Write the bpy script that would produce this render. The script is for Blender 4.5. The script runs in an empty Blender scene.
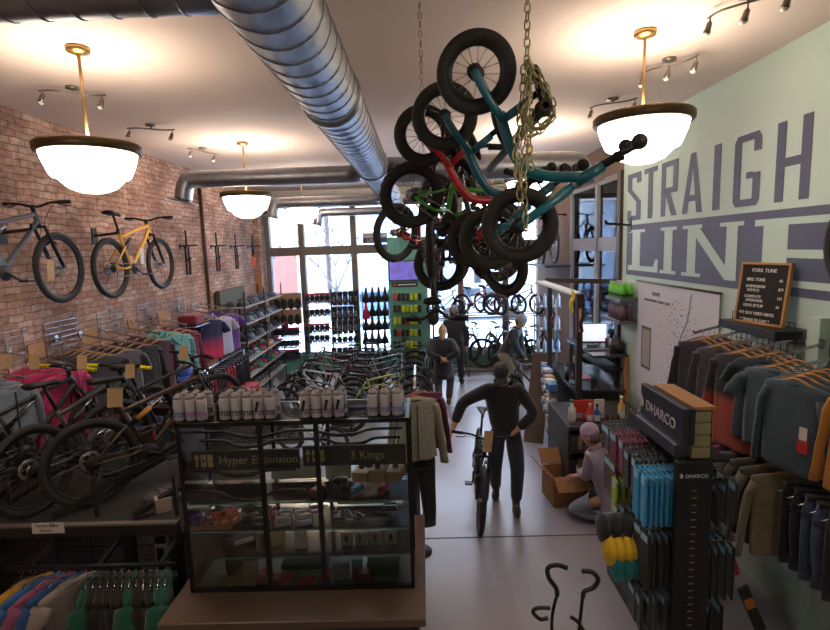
import bpy, math, random
from mathutils import Vector as V, Matrix as M4, Quaternion
R = random.Random(7)
C = bpy.context.scene.collection
pi = math.pi
# ---------------------------------------------------------------- camera frame (used to take sight lines)
F, CX, CY, HC = 513.0, 415.0, 315.0, 3.1
cd = V((6, -68, F)).normalized(); cv = V((125, 3885, F)).normalized(); cv = (cv - cd*cv.dot(cd)).normalized(); cr = cv.cross(cd)
def ray(px, py):
    c = V(((px-CX)/F, (py-CY)/F, 1)); return V((c.dot(cr), c.dot(cd), -c.dot(cv)))
def PY(px, py, y): a = ray(px, py); a = a*(y/a.y); return V((a.x, y, HC+a.z))
def PZ(px, py, z): a = ray(px, py); a = a*((z-HC)/a.z); return V((a.x, a.y, z))
def PX(px, py, x): a = ray(px, py); a = a*(x/a.x); return V((x, a.y, HC+a.z))
# ---------------------------------------------------------------- materials
def sock(n, *names):
    for s in names:
        if s in n.inputs: return n.inputs[s]
MATS = {}
def mat(name, col, rough=.6, metal=0, var=0, vs=8, bump=0, bs=60, emit=0, spec=None, sheen=0, coat=0):
    if name in MATS: return MATS[name]
    m = bpy.data.materials.new(name); m.use_nodes = True; nt = m.node_tree; b = nt.nodes['Principled BSDF']
    col = tuple(col)[:3]
    b.inputs['Base Color'].default_value = (*col, 1); b.inputs['Roughness'].default_value = rough; b.inputs['Metallic'].default_value = metal
    if spec is not None: b.inputs['Specular IOR Level'].default_value = spec
    if sheen: b.inputs['Sheen Weight'].default_value = sheen
    if coat: b.inputs['Coat Weight'].default_value = coat
    if emit: b.inputs['Emission Color'].default_value = (*col, 1); b.inputs['Emission Strength'].default_value = emit
    tc = nt.nodes.new('ShaderNodeTexCoord')
    if var:
        n = nt.nodes.new('ShaderNodeTexNoise'); n.inputs['Scale'].default_value = vs; n.inputs['Detail'].default_value = 4
        nt.links.new(tc.outputs['Object'], n.inputs['Vector'])
        mx = nt.nodes.new('ShaderNodeMix'); mx.data_type = 'RGBA'
        mx.inputs[6].default_value = (*[c*(1-var) for c in col], 1); mx.inputs[7].default_value = (*[min(1, c*(1+var)) for c in col], 1)
        nt.links.new(n.outputs['Fac'], mx.inputs[0]); nt.links.new(mx.outputs[2], b.inputs['Base Color'])
    if bump:
        n = nt.nodes.new('ShaderNodeTexNoise'); n.inputs['Scale'].default_value = bs; nt.links.new(tc.outputs['Object'], n.inputs['Vector'])
        u = nt.nodes.new('ShaderNodeBump'); u.inputs['Strength'].default_value = bump; u.inputs['Distance'].default_value = .01
        nt.links.new(n.outputs['Fac'], u.inputs['Height']); nt.links.new(u.outputs['Normal'], b.inputs['Normal'])
    MATS[name] = m; return m
def srgb(r, g, b):
    f = lambda c: ((c/255+.055)/1.055)**2.4 if c > 10 else c/255/12.92
    return (f(r), f(g), f(b))
def fab(r, g, b):                                  # woven cloth of one colour
    return mat('cloth_%d_%d_%d' % (r, g, b), srgb(r, g, b), .9, 0, .18, 14, .25, 40, sheen=.2)
def paint(r, g, b, rough=.35):
    return mat('paint_%d_%d_%d_%d' % (r, g, b, int(rough*100)), srgb(r, g, b), rough, 0, .06, 5, coat=.3 if rough < .5 else 0)
def glassmat(name, tint=(1, 1, 1), refl=.08, edge=0):
    if name in MATS: return MATS[name]
    m = bpy.data.materials.new(name); m.use_nodes = True; nt = m.node_tree; nt.nodes.clear()
    o = nt.nodes.new('ShaderNodeOutputMaterial'); t = nt.nodes.new('ShaderNodeBsdfTransparent'); g = nt.nodes.new('ShaderNodeBsdfGlossy')
    t.inputs[0].default_value = (*tint, 1); g.inputs['Roughness'].default_value = .03
    fr = nt.nodes.new('ShaderNodeFresnel'); fr.inputs[0].default_value = 1.45
    mx = nt.nodes.new('ShaderNodeMixShader'); nt.links.new(fr.outputs[0], mx.inputs[0]); nt.links.new(t.outputs[0], mx.inputs[1]); nt.links.new(g.outputs[0], mx.inputs[2])
    nt.links.new(mx.outputs[0], o.inputs[0]); MATS[name] = m; return m
BLK = mat('black_metal', srgb(28, 28, 30), .45, .3, .1); RUB = mat('tyre_rubber', srgb(42, 38, 36), .75, 0, .25, 20)
CHR = mat('bright_steel', (.6, .6, .6), .25, 1, .1); ALU = mat('brushed_alloy', (.45, .45, .46), .4, 1, .1)
SPK = mat('spoke_steel', (.25, .25, .26), .35, 1); PLA = mat('black_plastic', srgb(24, 24, 25), .5, 0, .1)
WOOD = mat('hanger_wood', srgb(176, 122, 66), .5, 0, .25, 12); OAK = mat('raw_pine', srgb(176, 128, 78), .6, 0, .25, 5)
CARD = mat('cardboard', srgb(150, 108, 70), .85, 0, .12, 6, .1); PAP = mat('white_paper', srgb(215, 210, 205), .8, 0, .04)
KRA = mat('kraft_tag', srgb(190, 155, 115), .8, 0, .08); SKIN = mat('skin', srgb(190, 140, 115), .55, 0, .08, 10)
YEL = mat('yellow_rubber', srgb(225, 215, 20), .55, 0, .05); BRS = mat('aged_brass', srgb(168, 136, 84), .35, .9, .15)
GLS = glassmat('clear_glass', (.96, .985, .975)); WGL = glassmat('window_glass', (.97, .985, .99)); GRN = mat('glass_edge', srgb(80, 150, 140), .15, 0, .1)
STL = mat('dark_steel', srgb(52, 50, 48), .5, .5, .15)
# ---------------------------------------------------------------- mesh building
class MB:
    def __init__(s): s.v = []; s.f = []; s.m = []; s.s = []
    def add(s, vs, fs, mi=0, sm=True):
        k = len(s.v); s.v += [tuple(v) for v in vs]
        for f in fs: s.f.append([i+k for i in f]); s.m.append(mi); s.s.append(sm)
        return s
    def box(s, c, d, mi=0, rot=None, ch=0):
        hx, hy, hz = d[0]/2, d[1]/2, d[2]/2; c = V(c)
        if ch:
            ch = min(ch, hx*.9, hy*.9, hz*.9); vs = []; idx = {}
            for sx in (-1, 1):
                for sy in (-1, 1):
                    for sz in (-1, 1):
                        for a in range(3):
                            p = [sx*hx, sy*hy, sz*hz]
                            for b in range(3):
                                if b != a: p[b] -= (sx, sy, sz)[b]*ch
                            idx[(sx, sy, sz, a)] = len(vs); vs.append(V(p))
            fs = []
            for a in range(3):
                b, d2 = [(1, 2), (2, 0), (0, 1)][a]
                for sg in (-1, 1):
                    q = []
                    for (u, w) in ((-1, -1), (1, -1), (1, 1), (-1, 1)):
                        t = [0, 0, 0]; t[a] = sg; t[b] = u; t[d2] = w; q.append(idx[(*t, a)])
                    fs.append(q if sg > 0 else q[::-1])
                for u in (-1, 1):
                    for w in (-1, 1):
                        t = [0, 0, 0]; t[b] = u; t[d2] = w
                        t1 = t[:]; t1[a] = -1; t2 = t[:]; t2[a] = 1
                        q = [idx[(*t1, b)], idx[(*t2, b)], idx[(*t2, d2)], idx[(*t1, d2)]]
                        fs.append(q if u*w < 0 else q[::-1])
            for sx in (-1, 1):
                for sy in (-1, 1):
                    for sz in (-1, 1):
                        q = [idx[(sx, sy, sz, a)] for a in range(3)]; fs.append(q if sx*sy*sz > 0 else q[::-1])
        else:
            vs = [V((x*hx, y*hy, z*hz)) for x in (-1, 1) for y in (-1, 1) for z in (-1, 1)]
            fs = [(0, 1, 3, 2), (4, 6, 7, 5), (0, 4, 5, 1), (2, 3, 7, 6), (0, 2, 6, 4), (1, 5, 7, 3)]
        if rot is not None: vs = [rot @ v for v in vs]
        return s.add([v+c for v in vs], fs, mi, False)
    def b2(s, a, b, mi=0, ch=0):
        a, b = V(a), V(b); return s.box((a+b)/2, [max(abs(x), .0005) for x in (b-a)], mi, None, ch)
    def bar(s, p, q, w, h, mi=0):                  # rectangular bar between two points
        p, q = V(p), V(q); d = (q-p); L = d.length; d.normalize()
        up = V((0, 0, 1)) if abs(d.z) < .95 else V((0, 1, 0)); y = up.cross(d).normalized(); z = d.cross(y)
        r = M4((d, y, z)).transposed(); return s.box((p+q)/2, (L, w, h), mi, r)
    def tube(s, pts, r, n=8, mi=0, cap=True, closed=False, flat=1.0, sm=True):
        pts = [V(p) for p in pts]; k = len(pts); rs = r if isinstance(r, (list, tuple)) else [r]*k
        def tan(i):
            a = pts[(i-1) % k] if (closed or i) else pts[0]; b = pts[(i+1) % k] if (closed or i < k-1) else pts[-1]
            d = b-a; return d.normalized() if d.length > 1e-9 else V((0, 0, 1))
        t0 = tan(0); u = V((0, 0, 1)).cross(t0)
        if u.length < .1: u = V((0, 1, 0)).cross(t0)
        u.normalize(); vs = []
        for i in range(k):
            t = tan(i); u = (u-t*u.dot(t))
            u = u.normalized() if u.length > 1e-6 else t.orthogonal().normalized()
            w = t.cross(u)
            for j in range(n):
                a = 2*pi*j/n; vs.append(pts[i]+u*(math.cos(a)*rs[i])+w*(math.sin(a)*rs[i]*flat))
        fs = []
        for i in range(k if closed else k-1):
            i2 = (i+1) % k
            for j in range(n): fs.append((i*n+j, i*n+(j+1) % n, i2*n+(j+1) % n, i2*n+j))
        if cap and not closed: fs.append(tuple(range(n))[::-1]); fs.append(tuple((k-1)*n+j for j in range(n)))
        return s.add(vs, fs, mi, sm)
    def cyl(s, p, q, r, n=12, mi=0): return s.tube([p, q], r, n, mi, sm=n > 6)
    def lathe(s, prof, c=(0, 0, 0), ax=(0, 0, 1), n=24, mi=0, cap=False):
        ax = V(ax).normalized(); u = ax.orthogonal().normalized(); w = ax.cross(u); c = V(c); vs = []
        for (r, z) in prof:
            for j in range(n): a = 2*pi*j/n; vs.append(c+ax*z+u*(math.cos(a)*r)+w*(math.sin(a)*r))
        fs = [(i*n+j, i*n+(j+1) % n, (i+1)*n+(j+1) % n, (i+1)*n+j) for i in range(len(prof)-1) for j in range(n)]
        if cap: fs += [tuple(range(n))[::-1], tuple((len(prof)-1)*n+j for j in range(n))]
        return s.add(vs, fs, mi)
    def ell(s, c, r, mi=0, n=14, m=9, rot=None, fn=None):
        if not isinstance(r, (tuple, list)): r = (r, r, r)
        vs = []
        for i in range(1, m):
            t = pi*i/m
            for j in range(n):
                a = 2*pi*j/n; vs.append(V((math.sin(t)*math.cos(a), math.sin(t)*math.sin(a), math.cos(t))))
        vs += [V((0, 0, 1)), V((0, 0, -1))]
        if fn: vs = [fn(v) for v in vs]
        vs = [V((v.x*r[0], v.y*r[1], v.z*r[2])) for v in vs]
        if rot is not None: vs = [rot @ v for v in vs]
        T = len(vs)-2; fs = [(i*n+j, (i+1)*n+j, (i+1)*n+(j+1) % n, i*n+(j+1) % n) for i in range(m-2) for j in range(n)]
        fs += [(T, j, (j+1) % n) for j in range(n)] + [(T+1, (m-2)*n+(j+1) % n, (m-2)*n+j) for j in range(n)]
        return s.add([v+V(c) for v in vs], fs, mi)
    def prism(s, poly, t, mtx=None, mi=0):         # polygon in local x,z, thickness t along y
        n = len(poly); vs = [V((x, -t/2, z)) for x, z in poly]+[V((x, t/2, z)) for x, z in poly]
        if mtx is not None: vs = [mtx @ v for v in vs]
        ar = sum(poly[i][0]*poly[(i+1) % n][1]-poly[(i+1) % n][0]*poly[i][1] for i in range(n))
        a = list(range(n)); b = [i+n for i in a]
        fs = [a, b[::-1]]+[(i, i+n, (i+1) % n+n, (i+1) % n) for i in range(n)]
        if ar < 0: fs = [f[::-1] for f in fs]
        return s.add(vs, fs, mi, False)
    def mesh(s, name, mats):
        me = bpy.data.meshes.new(name); me.from_pydata(s.v, [], s.f)
        for m in mats: me.materials.append(m)
        me.polygons.foreach_set('material_index', s.m); me.polygons.foreach_set('use_smooth', s.s); me.update(); return me
    def build(s, name, mats, parent=None, loc=(0, 0, 0)):
        if not isinstance(mats, (list, tuple)): mats = [mats]
        return link(name, s.mesh(name, mats), parent, loc)
def link(name, me, parent=None, loc=(0, 0, 0)):
    o = bpy.data.objects.new(name, me); C.objects.link(o); o.location = loc
    if parent is not None: o.parent = parent
    return o
CACHE = {}
def part(name, key, fn, mats, parent=None, loc=(0, 0, 0)):      # an object whose mesh is shared by every copy with the same key
    if key not in CACHE:
        b = MB(); fn(b); CACHE[key] = b.mesh(name, mats if isinstance(mats, (list, tuple)) else [mats])
    return link(name, CACHE[key], parent, loc)
def tag(o, label, cat, group=None):
    o['label'] = label; o['category'] = cat
    if group: o['group'] = group
    return o
def thing(name, label, cat, loc=(0, 0, 0), rz=0, group=None):
    o = bpy.data.objects.new(name, None); C.objects.link(o); o.location = loc; o.rotation_euler = (0, 0, rz); return tag(o, label, cat, group)
def copy_tree(o, parent=None):
    c = o.copy(); C.objects.link(c); c.parent = parent
    for ch in [x for x in bpy.data.objects if x.parent == o]: copy_tree(ch, c)
    return c
def struct(o): o['kind'] = 'structure'; return o
def axes(o, xd, zd):                                # matrix from local x and (roughly) local z
    xd = V(xd).normalized(); zd = V(zd); zd = (zd-xd*zd.dot(xd)).normalized(); yd = zd.cross(xd)
    m = M4((xd, yd, zd)).transposed().to_4x4(); m.translation = V(o); return m
def text(s, size, mtx, m, parent, name='lettering', ext=.0015, align='LEFT', sx=1.0):   # reads along local x, up local z, faces local -y
    cu = bpy.data.curves.new(name, 'FONT'); cu.body = s; cu.size = size; cu.extrude = ext; cu.align_x = align; cu.materials.append(m); cu.resolution_u = 3
    tmp = bpy.data.objects.new(name, cu); C.objects.link(tmp); dg = bpy.context.evaluated_depsgraph_get(); dg.update()
    me = bpy.data.meshes.new_from_object(tmp.evaluated_get(dg)); bpy.data.objects.remove(tmp); bpy.data.curves.remove(cu)
    o = bpy.data.objects.new(name, me); C.objects.link(o); o.parent = parent
    o.matrix_local = mtx @ M4.Rotation(pi/2, 4, 'X') @ M4.Diagonal((sx, 1, 1, 1)); return o
def lerp(a, b, t): return a+(b-a)*t
def bez(ps, n=8):                                   # Catmull-Rom through points
    ps = [V(p) for p in ps]; q = [ps[0]*2-ps[1]]+ps+[ps[-1]*2-ps[-2]]; out = []
    for i in range(1, len(q)-2):
        for k in range(n):
            t = k/n; a, b, c, d = q[i-1:i+3]
            out.append(.5*((2*b)+(c-a)*t+(2*a-5*b+4*c-d)*t*t+(3*b-a-3*c+d)*t**3))
    return out+[ps[-1]]
# ================================================================ SETTING
XL, XR, YF, ZC = -4.03, 2.93, 13.0, 4.59
def brickmat():
    m = bpy.data.materials.new('old_brick'); m.use_nodes = True; nt = m.node_tree; L = nt.links; b = nt.nodes['Principled BSDF']; N = nt.nodes.new
    tc = N('ShaderNodeTexCoord'); sp = N('ShaderNodeSeparateXYZ'); cb = N('ShaderNodeCombineXYZ')
    L.new(tc.outputs['Object'], sp.inputs[0]); ad = N('ShaderNodeMath'); ad.operation = 'ADD'
    L.new(sp.outputs[0], ad.inputs[0]); L.new(sp.outputs[1], ad.inputs[1]); L.new(ad.outputs[0], cb.inputs[0]); L.new(sp.outputs[2], cb.inputs[1])
    n0 = N('ShaderNodeTexNoise'); n0.inputs['Scale'].default_value = 5; L.new(cb.outputs[0], n0.inputs['Vector'])
    vm = N('ShaderNodeVectorMath'); vm.operation = 'SCALE'; vm.inputs['Scale'].default_value = .06; L.new(n0.outputs['Color'], vm.inputs[0])
    va = N('ShaderNodeVectorMath'); L.new(cb.outputs[0], va.inputs[0]); L.new(vm.outputs[0], va.inputs[1])
    br = N('ShaderNodeTexBrick'); br.inputs['Scale'].default_value = 1; br.inputs['Brick Width'].default_value = .2; br.inputs['Row Height'].default_value = .07
    br.inputs['Mortar Size'].default_value = .006; br.inputs['Mortar Smooth'].default_value = .3; br.inputs['Bias'].default_value = -.2
    br.inputs['Color1'].default_value = (*srgb(196, 152, 130), 1); br.inputs['Color2'].default_value = (*srgb(228, 198, 176), 1); br.inputs['Mortar'].default_value = (*srgb(150, 124, 110), 1)
    L.new(va.outputs[0], br.inputs['Vector'])
    n1 = N('ShaderNodeTexNoise'); n1.inputs['Scale'].default_value = 1.6; n1.inputs['Detail'].default_value = 8; L.new(cb.outputs[0], n1.inputs['Vector'])
    n2 = N('ShaderNodeTexNoise'); n2.inputs['Scale'].default_value = 14; n2.inputs['Detail'].default_value = 6; L.new(cb.outputs[0], n2.inputs['Vector'])
    cr1 = N('ShaderNodeValToRGB'); cr1.color_ramp.elements[0].position = .35; cr1.color_ramp.elements[0].color = (.55, .5, .5, 1); cr1.color_ramp.elements[1].position = .65; cr1.color_ramp.elements[1].color = (1.12, 1.08, 1.05, 1)
    L.new(n1.outputs['Fac'], cr1.inputs[0])
    cr2 = N('ShaderNodeValToRGB'); cr2.color_ramp.elements[0].position = .3; cr2.color_ramp.elements[0].color = (.6, .6, .6, 1); cr2.color_ramp.elements[1].position = .6; cr2.color_ramp.elements[1].color = (1.05, 1.05, 1.05, 1)
    L.new(n2.outputs['Fac'], cr2.inputs[0])
    m1 = N('ShaderNodeMix'); m1.data_type = 'RGBA'; m1.blend_type = 'MULTIPLY'; m1.inputs[0].default_value = 1; L.new(br.outputs['Color'], m1.inputs[6]); L.new(cr1.outputs[0], m1.inputs[7])
    m2 = N('ShaderNodeMix'); m2.data_type = 'RGBA'; m2.blend_type = 'MULTIPLY'; m2.inputs[0].default_value = 1; L.new(m1.outputs[2], m2.inputs[6]); L.new(cr2.outputs[0], m2.inputs[7])
    L.new(m2.outputs[2], b.inputs['Base Color']); b.inputs['Roughness'].default_value = .9
    bp = N('ShaderNodeBump'); bp.inputs['Strength'].default_value = .7; bp.inputs['Distance'].default_value = .02; bp.invert = True
    L.new(br.outputs['Fac'], bp.inputs['Height']); L.new(bp.outputs[0], b.inputs['Normal']); return m
def floormat():
    m = mat('polished_concrete', srgb(146, 144, 158), .3, 0, .22, 1.1, .04, 30)
    nt = m.node_tree; L = nt.links; b = nt.nodes['Principled BSDF']; mx = [n for n in nt.nodes if n.type == 'MIX'][0]
    tc = [n for n in nt.nodes if n.type == 'TEX_COORD'][0]
    n = nt.nodes.new('ShaderNodeTexNoise'); n.inputs['Scale'].default_value = .45; n.inputs['Detail'].default_value = 6; L.new(tc.outputs['Object'], n.inputs['Vector'])
    m2 = nt.nodes.new('ShaderNodeMix'); m2.data_type = 'RGBA'; m2.blend_type = 'MIX'
    cr = nt.nodes.new('ShaderNodeValToRGB'); cr.color_ramp.elements[0].position = .4; cr.color_ramp.elements[1].position = .62; L.new(n.outputs['Fac'], cr.inputs[0]); L.new(cr.outputs[0], m2.inputs[0])
    L.new(mx.outputs[2], m2.inputs[6]); m2.inputs[7].default_value = (*srgb(150, 132, 126), 1)
    L.new(m2.outputs[2], b.inputs['Base Color'])
    r = nt.nodes.new('ShaderNodeMapRange'); r.inputs['To Min'].default_value = .2; r.inputs['To Max'].default_value = .45; L.new(n.outputs['Fac'], r.inputs['Value']); L.new(r.outputs[0], b.inputs['Roughness'])
    return m
BRICK = brickmat(); MINT = mat('mint_wall_paint', srgb(184, 204, 194), .6, 0, .04, 2); CEIL = mat('ceiling_plaster', srgb(208, 190, 180), .85, 0, .04, 1.5)
TAUPE = mat('taupe_frame_paint', srgb(118, 106, 94), .5, 0, .06); TEAL = mat('teal_trim_paint', srgb(104, 166, 146), .5, 0, .08); WHT = mat('white_trim', srgb(215, 215, 212), .6, 0, .04)
OUTC = mat('outer_wall', srgb(120, 110, 104), .9)
struct(MB().b2((XL-.3, -3, -.2), (XR+1.6, YF+.3, 0)).build('floor', floormat()))
jm = mat('joint_line', srgb(70, 60, 56), .8)
j = MB(); j.b2((XL, 5.13, 0), (XR, 5.15, .0015)); j.b2((XL, 9.6, 0), (XR, 9.612, .0015)); struct(j.build('trim_1', jm))
struct(MB().b2((XL-.3, -3, ZC), (XR+1.6, YF+.3, ZC+.2)).build('ceiling', CEIL))
struct(MB().b2((XL-.3, -3, 0), (XL, YF+.3, ZC)).build('wall_left', BRICK))
struct(MB().b2((XL, -3.2, 0), (XR, -3, ZC)).build('wall_back', MINT))
wr = struct(MB().b2((XR, -3, 0), (XR+.3, 7.56, ZC)).build('wall_right', MINT))
fb = MB(); fb.b2((XR, 10.25, 0), (XR+.1, 11.0, ZC)); fb.b2((XR, 7.56, 4.1), (XR+.1, 10.25, ZC)); fb.b2((XR, 7.56, 0), (XR+.1, 10.25, .75))
fb.b2((XR, 11.0, 0), (XR+.1, YF+.3, ZC)); struct(fb.build('wall_right_corner', mat('brown_brick_column', srgb(112, 88, 70), .9, 0, .25, 5, .3)))
hd = MB(); hd.b2((XL, YF, 4.22), (XR, YF+.3, ZC)); hd.b2((XL, YF-.25, 4.3), (XR, YF, 4.42)); hd.b2((XL, YF, 0), (XR, YF+.3, .28)); struct(hd.build('wall_front', WHT))
ba = MB(); ba.b2((XL+.2, YF-.06, 0), (XR, YF, .42)); ba.b2((XL+.2, YF-.12, .42), (XR, YF, .46)); struct(ba.build('baseboard_front', TEAL))
# pilaster of brick at the left front corner and its wooden edge
p = MB(); p.b2((XL, YF-.5, 0), (XL+.12, YF, ZC)); struct(p.build('wall_left_pilaster', BRICK))
p = MB(); p.b2((XL+.0, YF-.56, 0), (XL+.14, YF-.5, 2.6)); struct(p.build('trim_2', OAK))
# facade glazing
def window(n, ys, x=None, y=None, zs=((.45, 3.02), (3.16, 4.2)), fm=TAUPE, w=.07):
    # ys: list of boundaries along the wall; one structure object with its panes as a child
    f = MB(); g = MB()
    def bx(b, a0, a1, z0, z1, t0, t1):
        if y is not None: b.b2((a0, y+t0, z0), (a1, y+t1, z1))
        else: b.b2((x+.03+t0*.4, a0, z0), (x+.03+t1*.4, a1, z1))
    for a in ys: bx(f, a-w, a+w, zs[0][0]-.05, zs[-1][1]+.05, -.06, .16)
    for (z0, z1) in zs:
        for k in range(len(ys)-1):
            bx(g, ys[k], ys[k+1], z0, z1, .06, .068)
            bx(f, ys[k], ys[k+1], z0-.07, z0+.04, -.03, .13); bx(f, ys[k], ys[k+1], z1-.04, z1+.07, -.03, .13)
    o = struct(f.build('window_%d' % n, fm)); struct(g.build('window_pane', WGL, o)); return o
fx = [PY(a, 250, YF).x for a in (268, 302, 354, 404, 460, 505, 546)]
window(1, fx[:4], y=YF); window(2, fx[3:], y=YF)
window(3, [7.62, 8.75, 10.2], x=XR, zs=((.8, 2.98), (3.12, 4.05)), w=.05)
f = MB(); f.b2((XL+.12, YF-.14, 0), (fx[0]-.08, YF, 4.25)); struct(f.build('trim_3', WHT))
# window frame on the right is deepened by a dark board
f = MB(); f.b2((XR-.05, 7.56, .8), (XR, 7.68, 4.1)); struct(f.build('trim_4', mat('dark_brown_wood', srgb(66, 52, 42), .6, 0, .2)))
# painted wall sign: STRAIGHT / LINE
INK = mat('slate_wall_lettering', srgb(80, 82, 104), .6, 0, .05, 3)
def wally(px, py=240): return PX(px, py, XR).y
def lettermesh(b, polys, y0, y1, z0, z1, mi=0, off=.003):
    for k_, poly in enumerate(polys):
        off += .0003
        q = [(y0+(y1-y0)*u, z0+(z1-z0)*w) for u, w in poly]
        m = M4(((0, 1, 0, XR-off), (1, 0, 0, 0), (0, 0, 1, 0), (0, 0, 0, 1))); b.prism(q, .002, m, mi)
sx = .26; r_ = [(0, 0), (0, 1), (1, 1), (1, 0)]
def rc(a, b, c, d): return [(a, b), (a, d), (c, d), (c, b)]
LET = {
 'S': [rc(.0, 0, 1, .1), rc(0, .1, .3, .22), rc(.68, .1, 1, .38), [(.68, .38), (1, .38), (.34, .66), (0, .66)], rc(0, .66, .34, .9), rc(0, .9, 1, 1), rc(.7, .78, 1, .9)],
 'T': [rc(0, .9, 1, 1), rc(.33, 0, .67, .9)],
 'R': [rc(0, 0, .28, 1), rc(.28, .9, 1, 1), rc(.72, .52, 1, .9), rc(.28, .42, 1, .52), [(.28, .42), (.58, .42), (1, 0), (.68, 0)]],
 'A': [[(0, 0), (.38, 1), (.5, 1), (.5, .78), (.27, 0)], [(1, 0), (.62, 1), (.5, 1), (.5, .78), (.73, 0)], rc(.24, .2, .76, .3)],
 'I': [rc(0, 0, 1, 1)],
 'G': [rc(0, .08, .27, .92), [(0, .92), (.12, 1), (.9, 1), (1, .9), (.27, .9)], rc(.74, .74, 1, .92), [(0, .08), (.12, 0), (.9, 0), (1, .1), (.27, .1)], rc(.74, .08, 1, .45), rc(.5, .38, .74, .47)],
 'H': [rc(0, 0, .27, 1), rc(.73, 0, 1, 1), rc(.27, .43, .73, .54)],
 'L': [rc(.15, 0, .42, 1), rc(0, .93, .57, 1), rc(0, 0, 1, .12), [(.85, .12), (1, .12), (1, .3), (.93, .3)]],
 'J': [rc(.25, 0, .75, 1), rc(0, .93, 1, 1), rc(0, 0, 1, .07)],
 'N': [rc(.1, 0, .26, 1), rc(0, .93, .36, 1), rc(0, 0, .36, .07), rc(.76, 0, .92, 1), rc(.66, .93, 1, 1), [(.1, 1), (.28, 1), (.92, 0), (.76, 0)]],
 'E': [rc(.1, 0, .36, 1), rc(0, .9, 1, 1), rc(0, 0, 1, .1), rc(.36, .42, .85, .54), rc(.8, .36, .88, .6), rc(.93, .78, 1, .9), rc(.93, .1, 1, .24)]}
lb = MB(); TOPZ, BOTZ = 4.0, 3.37
for ch, a, b_ in (('S', 627, 640), ('T', 643, 656), ('R', 660, 676), ('A', 681, 701), ('I', 711, 718), ('G', 731, 757), ('H', 772, 806)):
    lettermesh(lb, LET[ch], wally(a), wally(b_), BOTZ, TOPZ)
lettermesh(lb, LET['T'], wally(824), wally(824)-.5, BOTZ, TOPZ)
lettermesh(lb, [rc(0, 0, 1, 1)], wally(627), 2.2, 2.62, 3.31)
lb.build('lettering', INK, wr)['label'] = 'slate grey STRAIGHT letters and long band painted on the wall'
lb = MB()
for ch, a, b_ in (('L', 629, 659), ('J', 661, 677), ('N', 683, 744)):
    lettermesh(lb, LET[ch], wally(a), wally(b_), 2.69, 3.24, 0, .0055)
lettermesh(lb, LET['E'], wally(755), wally(755)-1.15, 2.69, 3.24, 0, .0055)
lb.build('lettering', MINT, wr)['label'] = 'mint LINE letters reserved in the slate band'
# pipe on the brick wall, conduit
pz = PX(205, 250, XL+.04); MB().cyl((XL+.04, pz.y, 1.9), (XL+.04, pz.y, 4.45), .03, 10).build('water_pipe', mat('rusty_pipe', srgb(84, 56, 44), .6, .3, .2))
tag(bpy.data.objects['water_pipe'], 'thin brown pipe running up the brick wall between the hung forks', 'pipe')
# ================================================================ OUTDOORS
SNOW = mat('snow', srgb(214, 220, 230), .7, 0, .05, 2)
g = MB(); g.b2((-40, YF+.3, -.35), (40, 70, -.12)); g.b2((XR+.3, 0, -.35), (40, YF+.3, -.12)); struct(g.build('ground', SNOW))
def house(x0, x1, y, h, c, label, name='street_building', rows=3, doorx=None, y1=None, face='y'):
    t = thing(name, label, 'building', ((x0+x1)/2, y, -.1)); w = x1-x0
    MB().b2((-w/2, 0, 0), (w/2, 6, h)).build('wall', mat('facade_%d' % int(c[0]), srgb(*c), .9, 0, .08, 2), t)
    MB().b2((-w/2-.2, -.25, h), (w/2+.2, 6.2, h+.3)).build('cornice', mat('cornice_pale', srgb(200, 196, 190), .8), t)
    n = max(2, int(w/2.6))
    for r in range(rows):
        for k in range(n):
            cx = -w/2+(k+.5)*w/n; z = .9+r*3
            MB().b2((cx-.65, -.06, z), (cx+.65, 0, z+1.5), 0).b2((cx-.52, -.08, z+.12), (cx+.52, -.06, z+1.38), 1).build('window', [mat('sash_white', srgb(160, 160, 162), .6), mat('street_window_glass', srgb(118, 132, 148), .15)], t)
    return t
house(-22, -10.5, 27, 7, (176, 146, 136), 'pinkish row building across the snowy street, left of the others')
b2 = house(-10, -5.6, 26, 9, (186, 164, 154), 'tall pale pink building with a brown door across the street')
MB().b2((.0, -.12, 0), (1.5, 0, 3.1)).build('door', mat('brown_street_door', srgb(96, 52, 44), .7), b2)
house(-5.2, 3, 30, 5.5, (150, 164, 186), 'low pale blue building behind the parked car')
house(3.5, 14, 29, 10, (172, 170, 170), 'tall pale grey building across the street to the right')
t = thing('street_building', 'light stone building seen through the side window', 'building', (10.2, 12, -.1))
MB().b2((0, -9, 0), (5, 12, 9)).build('wall', mat('side_stone', srgb(186, 190, 198), .9, 0, .08, 2), t)
for k in range(7):
    for r in range(2): MB().b2((-.06, -8+k*2.8, 1.2+r*4.2), (0, -7.5+k*2.8, 2.2+r*4.2)).build('window', mat('street_window_glass', srgb(118, 132, 148), .15), t)
def tree(x, y, s, label):
    t = MB(); rr = random.Random(int(x*10))
    def br(p, d, L, r, k):
        q = p+d*L; t.tube([p, q], [r, r*.65], 5)
        if k:
            for i in range(3):
                dd = (d+V((rr.uniform(-.7, .7), rr.uniform(-.7, .7), rr.uniform(-.1, .5)))).normalized(); br(q, dd, L*.7, r*.6, k-1)
    br(V((0, 0, 0)), V((0, 0, 1)), 1.5*s, .07*s, 4); o = t.build('bare_tree', mat('winter_bark', srgb(84, 76, 74), .9), None, (x, y, -.12)); tag(o, label, 'tree')
tree(-5.3, 16.3, 1, 'bare young street tree outside the leftmost window'); tree(-3.2, 19, 1.1, 'bare snowy tree outside the middle window')
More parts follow.
